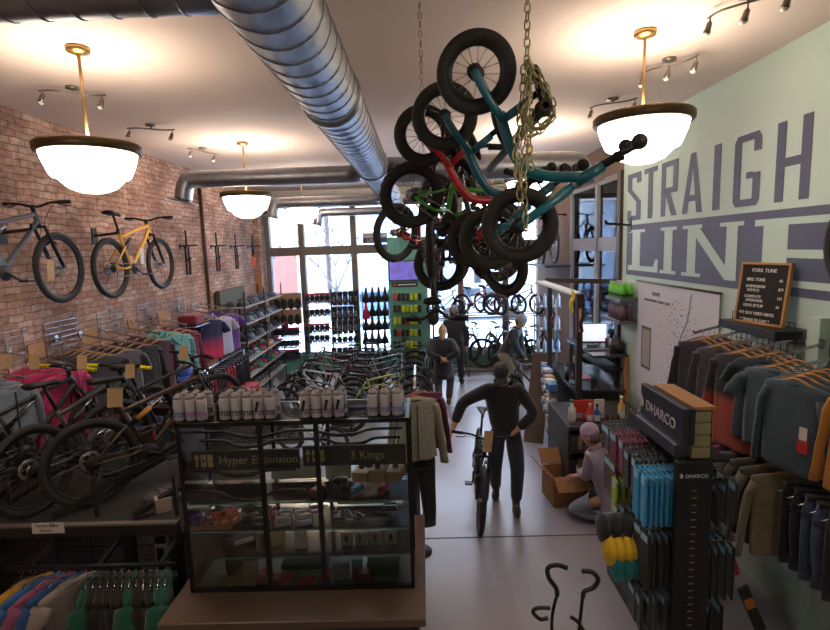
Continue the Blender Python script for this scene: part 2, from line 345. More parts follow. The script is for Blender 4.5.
def car(x, y, col, label, rz=0):
    t = thing('car', label, 'car', (x, y, -.12), rz)
    prof = [(-2.1, .35), (-2.15, .8), (-1.9, 1.0), (-1.3, 1.05), (-.85, 1.5), (.9, 1.52), (1.5, 1.05), (2.0, .9), (2.1, .35)]
    b = MB(); b.prism(prof, 1.75); b.build('body', paint(*col), t)
    MB().prism([(-1.12, 1.08), (-.78, 1.42), (-.05, 1.43), (-.05, 1.08)], 1.77).prism([(.05, 1.08), (.05, 1.43), (.82, 1.44), (1.25, 1.08)], 1.77).build('windows', mat('car_glass', srgb(40, 50, 60), .1), t)
    for sx_ in (-1.35, 1.3):
        for sy in (-.8, .8): MB().lathe([(.0, -.1), (.2, -.1), (.33, -.08), (.33, .08), (.2, .1), (0, .1)], (sx_, sy, .33), (0, 1, 0), 18).build('wheel', RUB, t)
car(-1.7, 21.5, (70, 90, 120), 'dark blue car parked across the snowy street'); car(2.5, 22.5, (130, 136, 146), 'grey car parked on the snowy street behind the bike stands')
# ================================================================ DUCTS AND LAMPS
def ductmat():
    m = mat('galvanised_duct', (.34, .35, .38), .42, 1, .3, 6, .15, 12); return m
DUC = ductmat()
def duct(name, label, pts, r, pitch=.14, spiral=True, flange=True, end_elbow=None):
    b = MB(); b.tube(bez(pts, 6), r, 28)
    P = bez(pts, 40); acc = 0; ridge = MB()
    last = P[0]; tilt = .12 if spiral else 0
    for i in range(1, len(P)):
        acc += (P[i]-P[i-1]).length
        if acc > pitch:
            acc = 0; d = (P[i]-P[i-1]).normalized(); u = d.cross(V((0, 0, 1))).normalized(); w = u.cross(d)
            ring = [P[i]+u*math.cos(a)*(r+.002)+w*math.sin(a)*(r+.002)+d*(tilt*math.cos(a)*r*2) for a in [2*pi*k/24 for k in range(24)]]
            b.tube(ring, .0032, 5, 0, closed=True)
    o = b.build(name, DUC); tag(o, label, 'duct', 'galvanised ventilation ducts')
    if flange:
        d = (P[-1]-P[-2]).normalized(); MB().lathe([(r*.2, .0), (r*.9, .0), (r*1.05, .02), (r*1.75, .03), (r*1.75, .04), (r*1.0, .045)], P[-1]-d*.02, d, 24).build('outlet_flange', DUC, o)
    return o
DX, DZ = -.545, 4.07
main = duct('air_duct', 'large spiral duct running the length of the ceiling', [(DX, -2.6, DZ), (DX, 4, DZ), (DX, 9, DZ), (DX, 12.6, DZ)], .185, .075, True, False)
for y in (3.4, 6.1, 9.0): MB().lathe([(.186, -.05), (.2, -.045), (.2, .045), (.186, .05)], (DX, y, DZ), (0, 1, 0), 28).build('joint_collar', DUC, main)
for y in (2.6, 5.4, 8.4): MB().cyl((DX, y, DZ+.2), (DX, y, ZC), .006, 6).build('hanger_rod', STL, main)
def branch(y, x1, r, lab, z=None, drop=.17):
    z = z or DZ; s = -1 if x1 < DX else 1
    duct('branch_duct', lab, [(DX+s*.186, y, z), (lerp(DX, x1, .5), y, z), (x1-s*.22, y, z), (x1-s*.06, y, z-.05), (x1, y, z-drop-.08)], r, .12, False)
branch(2.05, -3.6, .12, 'wide branch duct crossing nearest the camera to the left', 4.12)
branch(2.0, 2.6, .1, 'branch duct crossing nearest the camera to the right', 4.16)
branch(6.5, -2.95, .105, 'branch duct elbowing down beside the brick wall over the forks', 4.02)
branch(9.7, -2.75, .1, 'branch duct elbowing down in front of the left shop windows', 4.0)
branch(11.6, -2.3, .09, 'smaller branch duct nearest the shop windows', 3.93)
branch(6.3, 1.95, .15, 'branch duct elbowing down behind the hung teal balance bikes', 4.02)
def opal():
    m = bpy.data.materials.new('opal_glass_lit'); m.use_nodes = True; b = m.node_tree.nodes['Principled BSDF']
    b.inputs['Base Color'].default_value = (.9, .86, .8, 1); b.inputs['Emission Color'].default_value = (1, .88, .74, 1); b.inputs['Emission Strength'].default_value = LAMP_E
    b.inputs['Roughness'].default_value = .25; return m
LAMP_E, LAMP_P = 12, 38
OPL = opal(); RIM = mat('bronze_lamp_rim', srgb(92, 74, 50), .4, .85, .15)
def lamp(x, y, label, zr=3.93, pw=1.0):
    t = thing('pendant_lamp', label, 'lamp', (x, y, zr), 0, None)
    MB().lathe([(.0, -.3), (.08, -.295), (.155, -.265), (.205, -.215), (.215, -.2), (.25, -.19), (.262, -.175), (.3, -.08), (.32, 0)], n=36).build('glass_bowl', OPL, t)
    MB().lathe([(.3, -.02), (.34, -.02), (.35, -.005), (.35, .035), (.335, .05), (.3, .05)], n=40).build('rim', RIM, t)
    MB().cyl((0, 0, -.02), (0, 0, ZC-zr-.04), .011, 10).box((0, 0, .012), (.62, .014, .012)).box((0, 0, .012), (.014, .62, .012)).build('stem', BRS, t)
    MB().lathe([(0, ZC-zr), (.075, ZC-zr), (.08, ZC-zr-.01), (.075, ZC-zr-.035), (.02, ZC-zr-.05), (0, ZC-zr-.05)], n=24).build('canopy', BRS, t)
    l = bpy.data.lights.new('lamp_bulb', 'POINT'); l.energy = LAMP_P*pw*(.5 if y < 5 else 1.15); l.color = (1, .82, .62); l.shadow_soft_size = .09
    o = bpy.data.objects.new('lamp_bulb', l); C.objects.link(o); o.parent = t; o.location = (0.0, .1, .06)
lamp(PY(88, 140, 3.85).x, 3.85, 'large glass bowl lamp hanging nearest the brick wall', 3.87)
lamp(PY(643, 112, 3.95).x, 3.95, 'large glass bowl lamp hanging by the mint wall lettering', 3.96)
lamp(PY(246, 190, 7.2).x, 7.2, 'glass bowl lamp hanging in the middle distance over the brick wall side', 3.87)
lamp(PY(302, 200, 10.2).x, 10.2, 'glass bowl lamp farthest left, in front of the shop windows')
lamp(1.48, 7.0, 'glass bowl lamp hidden behind the hung balance bikes'); lamp(1.45, 10.4, 'glass bowl lamp over the window bike racks')
lamp(-2.3, .5, 'unseen bowl lamp added over the mezzanine on the brick wall side to light the foreground', 3.9); lamp(1.5, .5, 'unseen bowl lamp added over the mezzanine on the mint wall side to light the foreground', 3.9)  # two extra lamps added out of view to brighten the dark foreground
SPT = mat('nickel_spotlight', srgb(128, 118, 108), .35, .8, .1)
def track(px, py, ang, n, label, L=.5):
    # fixed to the ceiling
    a = ray(px, py); k = (ZC-.06-HC)/a.z; p = V((a.x*k, a.y*k, ZC)); t = thing('track_light', label, 'spotlight', p, ang)
    MB().lathe([(0, 0), (.055, 0), (.055, -.02), (0, -.03)], n=16).build('ceiling_plate', SPT, t)
    MB().tube(bez([(-L/2, .03, -.05), (-L/4, -.02, -.05), (L/4, .02, -.05), (L/2, -.03, -.05)], 6), .008, 6).cyl((0, 0, -.01), (0, 0, -.05), .008).build('rail', SPT, t)
    for i in range(n):
        x = -L/2+.03+i*(L-.06)/(n-1)
        h = MB(); h.cyl((x, 0, -.05), (x, 0, -.09), .006, 6); h.lathe([(.01, 0), (.018, -.01), (.02, -.045), (.027, -.07), (.024, -.07)], (x, 0, -.085), (.35, -.1, 1), 12); s = h.build('spot_head', SPT, t)
        MB().ell((x-.024, .006, -.152), (.024, .024, .022)).build('bulb_lens', mat('frosted_lens', srgb(230, 225, 210), .2), s)
track(73, 94, .5, 2, 'two-head spotlight bar behind the nearest left pendant stem'); track(151, 130, .4, 2, 'two-head spotlight bar between the two left pendants')
track(203, 152, 1.2, 2, 'small spotlight bar above the branch duct elbow'); track(669, 66, -.9, 3, 'three-head spotlight bar on the ceiling right of the right pendant stem')
track(748, 4, -.9, 3, 'spotlight bar at the top edge over the mint wall'); track(613, 104, -.6, 2, 'spotlight bar just behind the right pendant rim')
# ================================================================ BICYCLES
def tyre(b, r, w, n=64, knob=True):
    vs = []; fs = []; m = 8
    for i in range(n):
        a = 2*pi*i/n
        for j in range(m):
            t = 2*pi*j/m; rr = w/2; k = 1.0
            if knob and math.cos(t) > .4: k = 1.12 if (i+(j == 0)) % 2 else .96
            R0 = r-w/2+math.cos(t)*rr*k; vs.append((R0*math.cos(a), math.sin(t)*rr*.95, R0*math.sin(a)))
    for i in range(n):
        for j in range(m): fs.append((i*m+j, ((i+1) % n)*m+j, ((i+1) % n)*m+(j+1) % m, i*m+(j+1) % m))
    b.add(vs, fs, 0, not knob)
def rimspokes(b, r, w, ns=28, rear=False, kid=False, rotor=True):
    ri = r-w
    b.lathe([(ri+.006, -.013), (ri+.006, .013), (ri-.012, .012), (ri-.018, 0), (ri-.012, -.012), (ri+.006, -.013)], (0, 0, 0), (0, 1, 0), 40, 0)
    b.cyl((0, -.03, 0), (0, .03, 0), .018, 10, 1); b.cyl((0, -.055, 0), (0, .055, 0), .007, 8, 1)
    for s in (-1, 1): b.cyl((0, s*.028, 0), (0, s*.033, 0), .03, 12, 1)
    for i in range(ns):
        a = 2*pi*i/ns; s = 1 if i % 2 else -1; a2 = a+s*(.9 if i % 4 < 2 else -.9)*(0 if kid else 1)
        b.tube([(ri*math.cos(a)*.985, 0, ri*math.sin(a)*.985), (.027*math.cos(a2), s*.03, .027*math.sin(a2))], .0013 if not kid else .0016, 3, 2)
    if rotor:
        b.lathe([(.055, 0), (.085, 0), (.085, .002), (.055, .002), (.055, 0)], (0, .042, 0), (0, 1, 0), 24, 2)
        for i in range(5): a = 2*pi*i/5; b.tube([(.02*math.cos(a), .042, .02*math.sin(a)), (.06*math.cos(a+.4), .043, .06*math.sin(a+.4))], .004, 4, 1)
    if rear and not kid:
        for k, rr in enumerate((.062, .054, .046, .038, .03)): b.lathe([(rr-.012, 0), (rr, 0), (rr, .0015), (rr-.012, .0015)], (0, -.036-k*.0045, 0), (0, 1, 0), 20, 0)
    elif rear: b.lathe([(.01, 0), (.034, 0), (.034, .003), (.01, .003)], (0, -.04, 0), (0, 1, 0), 12, 2)
GEO = {   # wheel r, tyre w, rear axle x, front axle x, bb height, head bottom, head top, seat cluster, saddle, tube r, bar width, crank
 'trail': dict(r=.365, w=.06, ra=-.43, fa=.77, bb=.335, hb=(.53, .80), ht=(.49, .92), sc=(-.17, .76), sd=(-.26, 1.0), tr=.021, bw=.76, ck=.17),
 'hard': dict(r=.362, w=.056, ra=-.43, fa=.68, bb=.31, hb=(.47, .79), ht=(.43, .91), sc=(-.18, .78), sd=(-.25, .98), tr=.018, bw=.70, ck=.17),
 'kid': dict(r=.245, w=.05, ra=-.3, fa=.5, bb=.24, hb=(.36, .52), ht=(.33, .62), sc=(-.1, .46), sd=(-.15, .62), tr=.017, bw=.52, ck=.12),
 'tot': dict(r=.18, w=.048, ra=-.24, fa=.4, bb=.18, hb=(.3, .42), ht=(.27, .52), sc=(-.08, .36), sd=(-.12, .46), tr=.015, bw=.44, ck=.1),
}
def P3(p, y=0): return V((p[0], y, p[1]))
def bike(label, kind='hard', col=(40, 42, 44), acc=None, fork=(20, 20, 22), shock=None, grip=None, steer=0, group=None, name='mountain_bike', sad=(22, 22, 24), lowseat=0, cat='bicycle', hub=True, knob=None, bar=True):
    g = GEO[kind]; g = dict(g); kid = kind in ('kid', 'tot'); full = shock is not None
    acc = acc or col; fm = [paint(*col), paint(*acc), BLK, paint(*(shock or (200, 120, 40)))]
    t = thing(name, label, cat, group=group); ky = (kind, col, acc, full, shock)
    BB = V((0, 0, g['bb'])); HB, HT, SC = P3(g['hb']), P3(g['ht']), P3(g['sc']); RA = V((g['ra'], 0, g['r'])); FA = V((g['fa'], 0, g['r'])); tr = g['tr']
    hd_ = (HT-HB).normalized()
    def fr(b):
        b.cyl(HB, HT, tr*1.15, 12); d1 = lerp(HB, HT, .25); t1 = lerp(HB, HT, .75)
        b.tube(bez([d1, lerp(d1, BB, .35)+V((0, 0, -.012)), BB+V((.02, 0, .02))], 5), [tr*1.1]*11, 10)
        b.tube([BB, SC+(SC-BB).normalized()*.02], tr*.9, 10)
        b.tube(bez([t1, lerp(t1, SC, .5)+V((0, 0, -.01)), SC+V((.0, 0, -.03))], 5), [tr*.95]*11, 10, 1)
        b.cyl(BB+V((0, -.036, 0)), BB+V((0, .036, 0)), tr*1.25, 12)
        for s in (-1, 1):
            pv = BB+V((-.03, s*.03, .03))
            b.tube([pv, V((g['ra']*.45, s*.05, lerp(g['bb'], g['r'], .4))), RA+V((0, s*.06, 0))], tr*.55, 8)
            if full:
                rk = lerp(BB, SC, .62)+V((-.05, s*.045, .02)); b.tube([RA+V((0, s*.06, .01)), rk], tr*.5, 8, 1)
                b.prism([(rk.x-.02, rk.z), (rk.x+.06, rk.z+.035), (rk.x+.1, rk.z+.01), (rk.x+.04, rk.z-.03)], .01, M4.Translation((0, s*.04, 0)), 2)
            else: b.tube([RA+V((0, s*.06, .0)), SC+V((-.02, s*.022, -.05))], tr*.42, 8, 1)
            b.box(RA+V((0, s*.058, 0)), (.03, .008, .04), 2)
        if full: b.prism([(BB.x-.02, BB.z+.01), (BB.x+.09, BB.z+.03), (.02, BB.z+.17), (-.05, BB.z+.16)], .04, None, 0)
    part('frame', ('fr',)+ky, fr, fm, t)
    if full:
        s0 = lerp(BB, SC, .64)+V((.05, 0, .03)); s1 = lerp(BB, HB, .52)+V((-.02, 0, .04))
        if kind == 'trail': s1 = lerp(lerp(HB, HT, .7), SC, .52)+V((0, 0, -.04)); 
        part('rear_shock', ('sh',)+ky, lambda b: (b.cyl(s0, lerp(s0, s1, .55), .022, 10, 0), b.cyl(lerp(s0, s1, .5), s1, .011, 8, 1)), [paint(*shock), CHR], t)
    # fork and bar turn together about the steering axis
    def fk(b):
        cr_ = HB-hd_*.03; lw = FA; off = .055 if not kid else .04
        b.cyl(HB, cr_, tr*1.2, 10, 2); b.tube([cr_+V((0, -off-.01, 0)), cr_+V((0, off+.01, 0))], .022 if not kid else .016, 8, 2, flat=.7)
        for s in (-1, 1):
            a = cr_+V((0, s*off, 0)); e = lw+V((-.01, s*off, .0)); m_ = lerp(a, e, .42 if not kid else .15)
            b.cyl(a, m_, .016 if not kid else .011, 10, 2 if not kid else 0); b.tube([m_, lerp(m_, e, .1), lerp(m_, e, .8), e], [.022, .023, .019, .014] if not kid else [.012]*4, 10, 0)
        if not kid:
            a = lerp(cr_, lw, .43); b.tube([a+V((.035, -off, 0)), a+V((.06, -off*.5, .03)), a+V((.06, off*.5, .03)), a+V((.035, off, 0))], .012, 6, 0)
    stm = V((.035, 0, .0)); hb_ = HT+hd_*.05+stm*1.2
    bw = g['bw']/2
    def hbar(b):
        b.cyl(HT, HT+hd_*.06, tr*1.0, 10, 0); b.tube([HT+hd_*.04, hb_], .017, 8, 0)
        rise = .03 if not kid else .05
        b.tube(bez([hb_+V((-.05, bw, rise)), hb_+V((-.02, bw*.45, rise)), hb_+V((0, bw*.12, 0)), hb_+V((0, -bw*.12, 0)), hb_+V((-.02, -bw*.45, rise)), hb_+V((-.05, -bw, rise))], 5), .0125 if not kid else .011, 8, 0)
        for s in (-1, 1):
            b.tube([hb_+V((-.02, s*bw*.62, rise)), hb_+V((.035, s*bw*.6, rise-.015)), hb_+V((.02, s*bw*.86, rise-.03))], .006, 5, 0)
            b.tube(bez([hb_+V((.02, s*bw*.6, rise-.01)), hb_+V((.09, s*bw*.3, .02)), HB+V((.06, s*.02, .02)), HB+V((.05, s*.04, -.15))], 4), .003, 4, 0)
    def gr(s):
        def f(b):
            rise = .03 if not kid else .05; p = hb_+V((-.05, s*bw, rise)); q = hb_+V((-.034, s*(bw-.125 if not kid else bw-.09), rise))
            b.tube([p, lerp(p, q, .04), lerp(p, q, .94), q], [.02, .0175, .0175, .02], 10)
        return f
    piv = bpy.data.objects.new('steering', None) if False else None
    objs = [part('front_fork', ('fk', kind, fork), fk, [paint(*fork), paint(*fork), BLK], t)]
    if bar:
        h = part('handlebar', ('hb', kind), hbar, [BLK], t); objs.append(h)
        for s in (-1, 1): part('grip', ('gp', kind, s, grip), gr(s), [YEL if grip == 'y' else (mat('grip_rubber', srgb(18, 18, 18), .8))], h)
    kn = (kind != 'tot') if knob is None else knob
    for nm, ax, rear in (('front_wheel', FA, False), ('rear_wheel', RA, True)):
        w = part(nm, ('wh', kind, rear), lambda b: rimspokes(b, g['r'], g['w'], 28 if not kid else 16, rear, kid, hub and not kid), [BLK, ALU, SPK], t, ax)
        part('tyre', ('ty', kind, kn), lambda b: tyre(b, g['r'], g['w'], 72 if not kid else 48, kn), [RUB], w)
        if not rear: objs.append(w)
    if steer:
        ax = hd_; rot = M4.Translation(HB) @ M4.Rotation(steer, 4, ax) @ M4.Translation(-HB)
        for o in objs: o.matrix_local = rot @ M4.Translation(o.location)
    def ck(b):
        b.cyl(BB+V((0, -.06, 0)), BB+V((0, .06, 0)), .012, 8, 1); b.lathe([(.01, 0), (g['ck']*.42, 0), (g['ck']*.42, .004), (.01, .004)], BB+V((0, -.05, 0)), (0, 1, 0), 24, 1)
        for s, a in ((-1, .5), (1, .5+pi)):
            e = V((math.cos(a)*g['ck'], s*.075, -math.sin(a)*g['ck'])); b.tube([BB+V((0, s*.045, 0)), BB+V((0, s*.065, 0)), BB+e], [.014, .014, .009], 8, 0)
    c = part('crankset', ('ck', kind), ck, [BLK, STL], t)
    for s, a in ((-1, .5), (1, .5+pi)):
        e = BB+V((math.cos(a)*g['ck'], s*.12, -math.sin(a)*g['ck'])); part('pedal', ('pd', kind, s), lambda b: b.box(e, (.09, .09, .018), 0, None, .004), [PLA], c)
    def chn(b):
        r2, r1 = g['ck']*.42, .045 if not kid else .03
        b.tube([BB+V((0, -.05, r2)), RA+V((0, -.05, r1))], .004, 4); b.tube([BB+V((0, -.05, -r2)), RA+V((.03, -.05, -r1-(.07 if not kid else 0)))], .004, 4)
        if not kid: b.box(RA+V((.03, -.055, -.1)), (.02, .012, .11), 0, M4.Rotation(.4, 3, 'Y'))
    part('chain', ('ch', kind), chn, [SPK], t)
    SD = P3(g['sd'])+V((0, 0, -lowseat))
    part('seat_post', ('sp', kind, lowseat), lambda b: b.cyl(SC, SD, .0145, 8), [BLK], t)
    def sdl(b):
        L = .27 if not kid else .2
        pr = [(-.48, .07, .012), (-.4, .072, .02), (-.2, .06, .012), (.1, .03, .005), (.4, .018, 0), (.52, .014, -.012)]
        vs = []; n = 10
        for (x, w, z) in pr:
            w *= (1 if not kid else .8)
            for j in range(n): a = 2*pi*j/n; vs.append(SD+V((x*L, math.cos(a)*w, z+.02+math.sin(a)*(.018 if math.sin(a) > 0 else .028))))
        fs = [(i*n+j, i*n+(j+1) % n, (i+1)*n+(j+1) % n, (i+1)*n+j) for i in range(len(pr)-1) for j in range(n)]+[tuple(range(n))[::-1], tuple((len(pr)-1)*n+j for j in range(n))]
        b.add(vs, fs, 0); b.tube([SD+V((-.1, .02, .0)), SD+V((.1, .01, .0))], .004, 4, 0)
    part('saddle', ('sd', kind, lowseat, sad), sdl, [mat('saddle_%d' % sad[0], srgb(*sad), .6)], t)
    return t
def place(t, rear_pt, front_pt, kind, up=(0, 0, 1), mid=False):
    # puts the bike so that its axles lie along the two given points (centred between them)
    g = GEO.get(kind); a = V(rear_pt); b_ = V(front_pt); c = (a+b_)/2; xd = (b_-a)
    m = axes((0, 0, 0), xd, up); loc = V(((g['ra']+g['fa'])/2, 0, g['r'])); m.translation = c-(m.to_3x3() @ loc); t.matrix_world = m
def stand(t, kind, x, y, rz, z=0, lean=0):
    g = GEO[kind]; mx = (g['ra']+g['fa'])/2
    t.matrix_world = M4.Translation((x, y, z)) @ M4.Rotation(rz, 4, 'Z') @ M4.Rotation(lean, 4, 'X') @ M4.Translation((-mx, 0, 0))
# --- hung on the brick wall
t = bike('grey full suspension mountain bike hung at the far left of the brick wall', 'trail', (70, 72, 78), shock=(30, 30, 32)); place(t, (XL+.28, 4.1, PX(57, 268, XL+.28).z+.02), (XL+.28, 5.3, PX(57, 268, XL+.28).z), 'trail'); G1 = t
t = bike('yellow full suspension mountain bike hung on the brick wall', 'trail', (240, 178, 40), shock=(30, 30, 32)); 
za = PX(115, 268, XL+.28); zb = PX(158, 264, XL+.28); place(t, (XL+.28, za.y-.08, za.z), (XL+.28, za.y+1.12, za.z+.02), 'trail')
def hook(x, y, z, label, s=1, L=.3):
    b = MB(); b.b2((x-.012, y-.05, z-.1), (x, y+.05, z+.1)) if s < 0 else b.b2((x, y-.05, z-.1), (x+.012, y+.05, z+.1))
    b.bar((x, y, z), (x+s*L, y, z+.03), .03, .03); b.bar((x+s*L, y, z+.02), (x+s*(L+.01), y, z+.08), .03, .03); tag(b.build('wall_hook', BLK), label, 'hook')
hook(XL, za.y+.1, 3.36, 'black arm bracket holding the yellow bike on the brick'); hook(XL, 4.95, 3.36, 'black arm bracket holding the grey bike on the brick')
# --- four suspension forks on wall pegs
for i, (px, col, lb) in enumerate(((187, (25, 25, 27), 'leftmost of the black suspension forks pegged on the brick wall'), (217, (25, 25, 27), 'middle black suspension fork pegged just right of the wall pipe'), (236, (25, 25, 27), 'right-hand black suspension fork pegged on the brick wall'), (253, (228, 92, 40), 'orange suspension fork pegged beside the shop window'))):
    p = PX(px, 250, XL+.12); t = thing('suspension_fork', lb, 'bicycle fork', (p.x, p.y, 3.02))
    b = MB()
    for s in (-1, 1):
        b.cyl((0, s*.055, -.02), (0, s*.055, .2), .017, 10, 1); b.tube([(0, s*.055, -.26), (0, s*.055, -.22), (0, s*.055, -.02)], [.015, .02, .023], 10, 0)
    b.tube([(0, -.055, -.02), (.05, -.03, .03), (.05, .03, .03), (0, .055, -.02)], .012, 6, 0); b.build('lowers', [paint(*col), BLK], t)
    MB().box((0, 0, .2), (.04, .15, .04), 0, None, .01).cyl((0, 0, .2), (0, 0, .48), .015, 10).build('crown', BLK, t)
    if i < 3:
        for s in (-1, 1): MB().box((.024, s*.055, -.12), (.003, .02, .14)).build('sticker', mat('red_decal', srgb(170, 40, 34), .5), t)
    b = MB().b2((XL, p.y-.02, 3.19), (XL+.015, p.y+.02, 3.27)).bar((XL, p.y, 3.24), (XL+.3, p.y-.02, 3.245), .022, .022); tag(b.build('wall_peg', BLK), 'black peg bar holding the '+('orange fork' if i == 3 else ['leftmost black fork', 'middle black fork', 'right-hand black fork'][i])+' on the brick', 'peg')
G = 'mountain bikes parked in the floor rows'
# --- raised display platform on the left
def perfmat(name, c, bg=None):
    m = mat(name, c, .5, .4); nt = m.node_tree; L = nt.links; b = nt.nodes['Principled BSDF']; N = nt.nodes.new
    tc = [n for n in nt.nodes if n.type == 'TEX_COORD'][0]; v = N('ShaderNodeTexVoronoi'); v.inputs['Scale'].default_value = 55; v.inputs['Randomness'].default_value = 0
    L.new(tc.outputs['Object'], v.inputs['Vector']); mt = N('ShaderNodeMath'); mt.operation = 'GREATER_THAN'; mt.inputs[1].default_value = .36
    L.new(v.outputs['Distance'], mt.inputs[0]); L.new(mt.outputs[0], b.inputs['Alpha']); return m
PERF = perfmat('perforated_steel', srgb(46, 45, 46))
PZT = 1.07
pf = thing('display_platform', 'raised dark steel bike platform on the left with clothes hanging below', 'platform', (-3, 4.4, 0))
def sub(b, name, m, parent): 
    o = b.build(name, m); o.parent = parent; o.matrix_parent_inverse = M4.Translation(parent.location).inverted() if parent.parent is None else M4.Identity(4); return o
dk = mat('weathered_deck', srgb(58, 56, 55), .5, .2, .25)
sub(MB().b2((-4.0, 3.68, PZT-.04), (-1.93, 5.35, PZT)), 'deck', dk, pf)
sub(MB().b2((-4.0, 3.66, PZT-.1), (-1.93, 3.70, PZT+.0)), 'front_beam', STL, pf)
sub(MB().b2((-4.0, 3.655, PZT-.012), (-1.93, 3.70, PZT+.004)), 'edge_strip', mat('worn_edge_strip', srgb(128, 122, 116), .5, .3, .15), pf)
for (a, b_) in (((-2.3, 3.72, PZT+.03), (-1.6, 4.2, 1.42)), ((-2.75, 4.3, PZT+.03), (-1.8, 5.1, 1.52))): sub(MB().bar(a, b_, .06, .04), 'wheel_rail', STL, pf)
for x in (-3.95, -2.35, -1.98):
    for y in (3.72, 5.3): sub(MB().b2((x-.04, y-.04, 0), (x+.04, y+.04, PZT-.04), 0, .005), 'leg', mat('green_black_post', srgb(34, 46, 42), .4, .4), pf)
for (a, b_) in (((-2.95, 3.75, PZT+.02), (-1.95, 4.75, 1.55)), ((-3.5, 3.75, PZT+.02), (-2.9, 5.2, 1.5)), ((-3.9, 3.75, PZT+.02), (-3.5, 5.2, 1.5))):
    sub(MB().bar(a, b_, .05, .035), 'wheel_rail', STL, pf)
sub(MB().bar((-4.0, 5.33, 1.5), (-1.93, 4.9, 1.52), .03, .08), 'cross_bar', STL, pf)
for x in (-3.3, -2.62, -1.98): sub(MB().bar((x, 3.78, PZT), (x, 3.78, PZT+.32), .025, .025), 'upright', STL, pf)
sub(MB().b2((-2.3, 3.98, .08), (-1.75, 3.985, PZT-.05)).b2((-4.0, 4.2, .08), (-2.35, 4.205, PZT-.05)), 'perforated_panel', PERF, pf)
sub(MB().b2((-2.3, 5.2, PZT), (-1.3, 5.205, PZT+.5)), 'backing_panel', PERF, pf)
tg = sub(MB().box((-2.62, 3.652, PZT-.03), (.25, .004, .085)), 'price_card', PAP, pf)
a = PY(47, 529, 3.64)
tg.location = (a.x+2.62, 0, a.z-(PZT-.03))
text('Youth Bike\n   Shoes', .04, M4.Translation((-2.62-.1, 3.649, PZT-.02)), mat('ink_black', (.02, .02, .02), .6), tg)
# gridwall under it
gw = MB()
for i in range(19): x = -3.95+i*.085; gw.cyl((x, 3.75, .15), (x, 3.75, PZT-.06), .003, 5)
for i in range(11): z = .18+i*.085; gw.cyl((-3.95, 3.755, z), (-2.38, 3.755, z), .003, 5)
sub(gw, 'grid_panel', BLK, pf)
def leanbike(t, kind, rx, ry, ang, z=PZT):
    g = GEO[kind]; place(t, (rx, ry, z+g['r']), (rx+math.cos(ang)*(g['fa']-g['ra']), ry+math.sin(ang)*(g['fa']-g['ra']), z+g['r']), kind)
rad = math.radians
t = bike('bronze and black mountain bike on the platform, nearest the glass case', 'trail', (62, 44, 32), (70, 48, 34), fork=(20, 20, 20), shock=(190, 130, 50)); leanbike(t, 'trail', -2.75, 3.98, rad(47)); BA = t
t = bike('dark mountain bike with yellow grips, middle one on the raised platform', 'trail', (58, 56, 50), shock=(30, 30, 30), grip='y'); leanbike(t, 'trail', -3.15, 3.86, rad(74))
t = bike('dark mountain bike with yellow grips at the left edge of the raised platform', 'trail', (40, 42, 46), shock=(30, 30, 30), grip='y'); leanbike(t, 'trail', -3.72, 3.9, rad(70))
t = bike('black mountain bike standing behind the two with yellow grips on the platform', 'hard', (36, 34, 34)); leanbike(t, 'hard', -2.9, 4.55, rad(58))
def swing_tag(x, y, z, label, w=.09, h=.14, rz=0, m=KRA, rx=0):
    o = MB().box((0, 0, -h/2), (w, .002, h)).tube([(0, 0, 0), (.01, .005, .05)], .0015, 4).build('price_tag', m, None, (x, y, z)); o.rotation_euler = (rx, .1, rz); tag(o, label, 'tag'); return o
for px, py, y, lb in ((115, 388, 4.05, 'tan price tag hanging under the saddle of the bronze bike'), (6, 354, 4.3, 'pale price tag at the left frame edge above yellow grips'), (34, 355, 4.4, 'pale price tag between the two yellow-gripped handlebars'), (82, 355, 4.45, 'pale price tag on the middle handlebar beside the pink jacket'), (130, 364, 4.5, 'pale price tag hanging right of the yellow grips'), (184, 346, 4.55, 'tan price tag on the bare black handlebar near the teal hoodie')):
    q = PY(px, py, y); swing_tag(q.x, q.y, q.z, lb, .11 if 'saddle' in lb else .075, .16 if 'saddle' in lb else .13, .5)
q = PY(144, 285, 5.6)
q = PX(46, 268, XL+.36); swing_tag(q.x+.05, q.y, q.z+.08, 'tan price tag on the grey wall bike front wheel', .1, .2, pi/2)
q = PX(139, 258, XL+.36); swing_tag(q.x+.05, q.y, q.z+.12, 'white price tag on the yellow wall bike', .08, .2, pi/2, PAP)
q = PY(163, 503, 3.85); cb = MB().box((0, 0, .06), (.12, .09, .12), 0, None, .004).build('small_box', mat('tan_white_box', srgb(176, 160, 148), .7), None, (q.x, q.y, PZT)); cb.rotation_euler = (0, 0, .6); tag(cb, 'small pale box standing on the platform beside the glass case', 'box')
for k in range(7):
    q = V((-2.3+k*.05, 4.0+(k % 3)*.07, PZT)); o = MB().box((0, 0, .035), (.1, .13, .07), 0, None, .015).build('wrapped_part', mat('foil_wrap', srgb(96, 90, 92), .3, .3, .4, 30), None, q); o.rotation_euler = (0, .2*(k % 2), k*.7); tag(o, 'crumpled wrapped part on the platform left of the pale box', 'packet', 'wrapped parts on the platform')
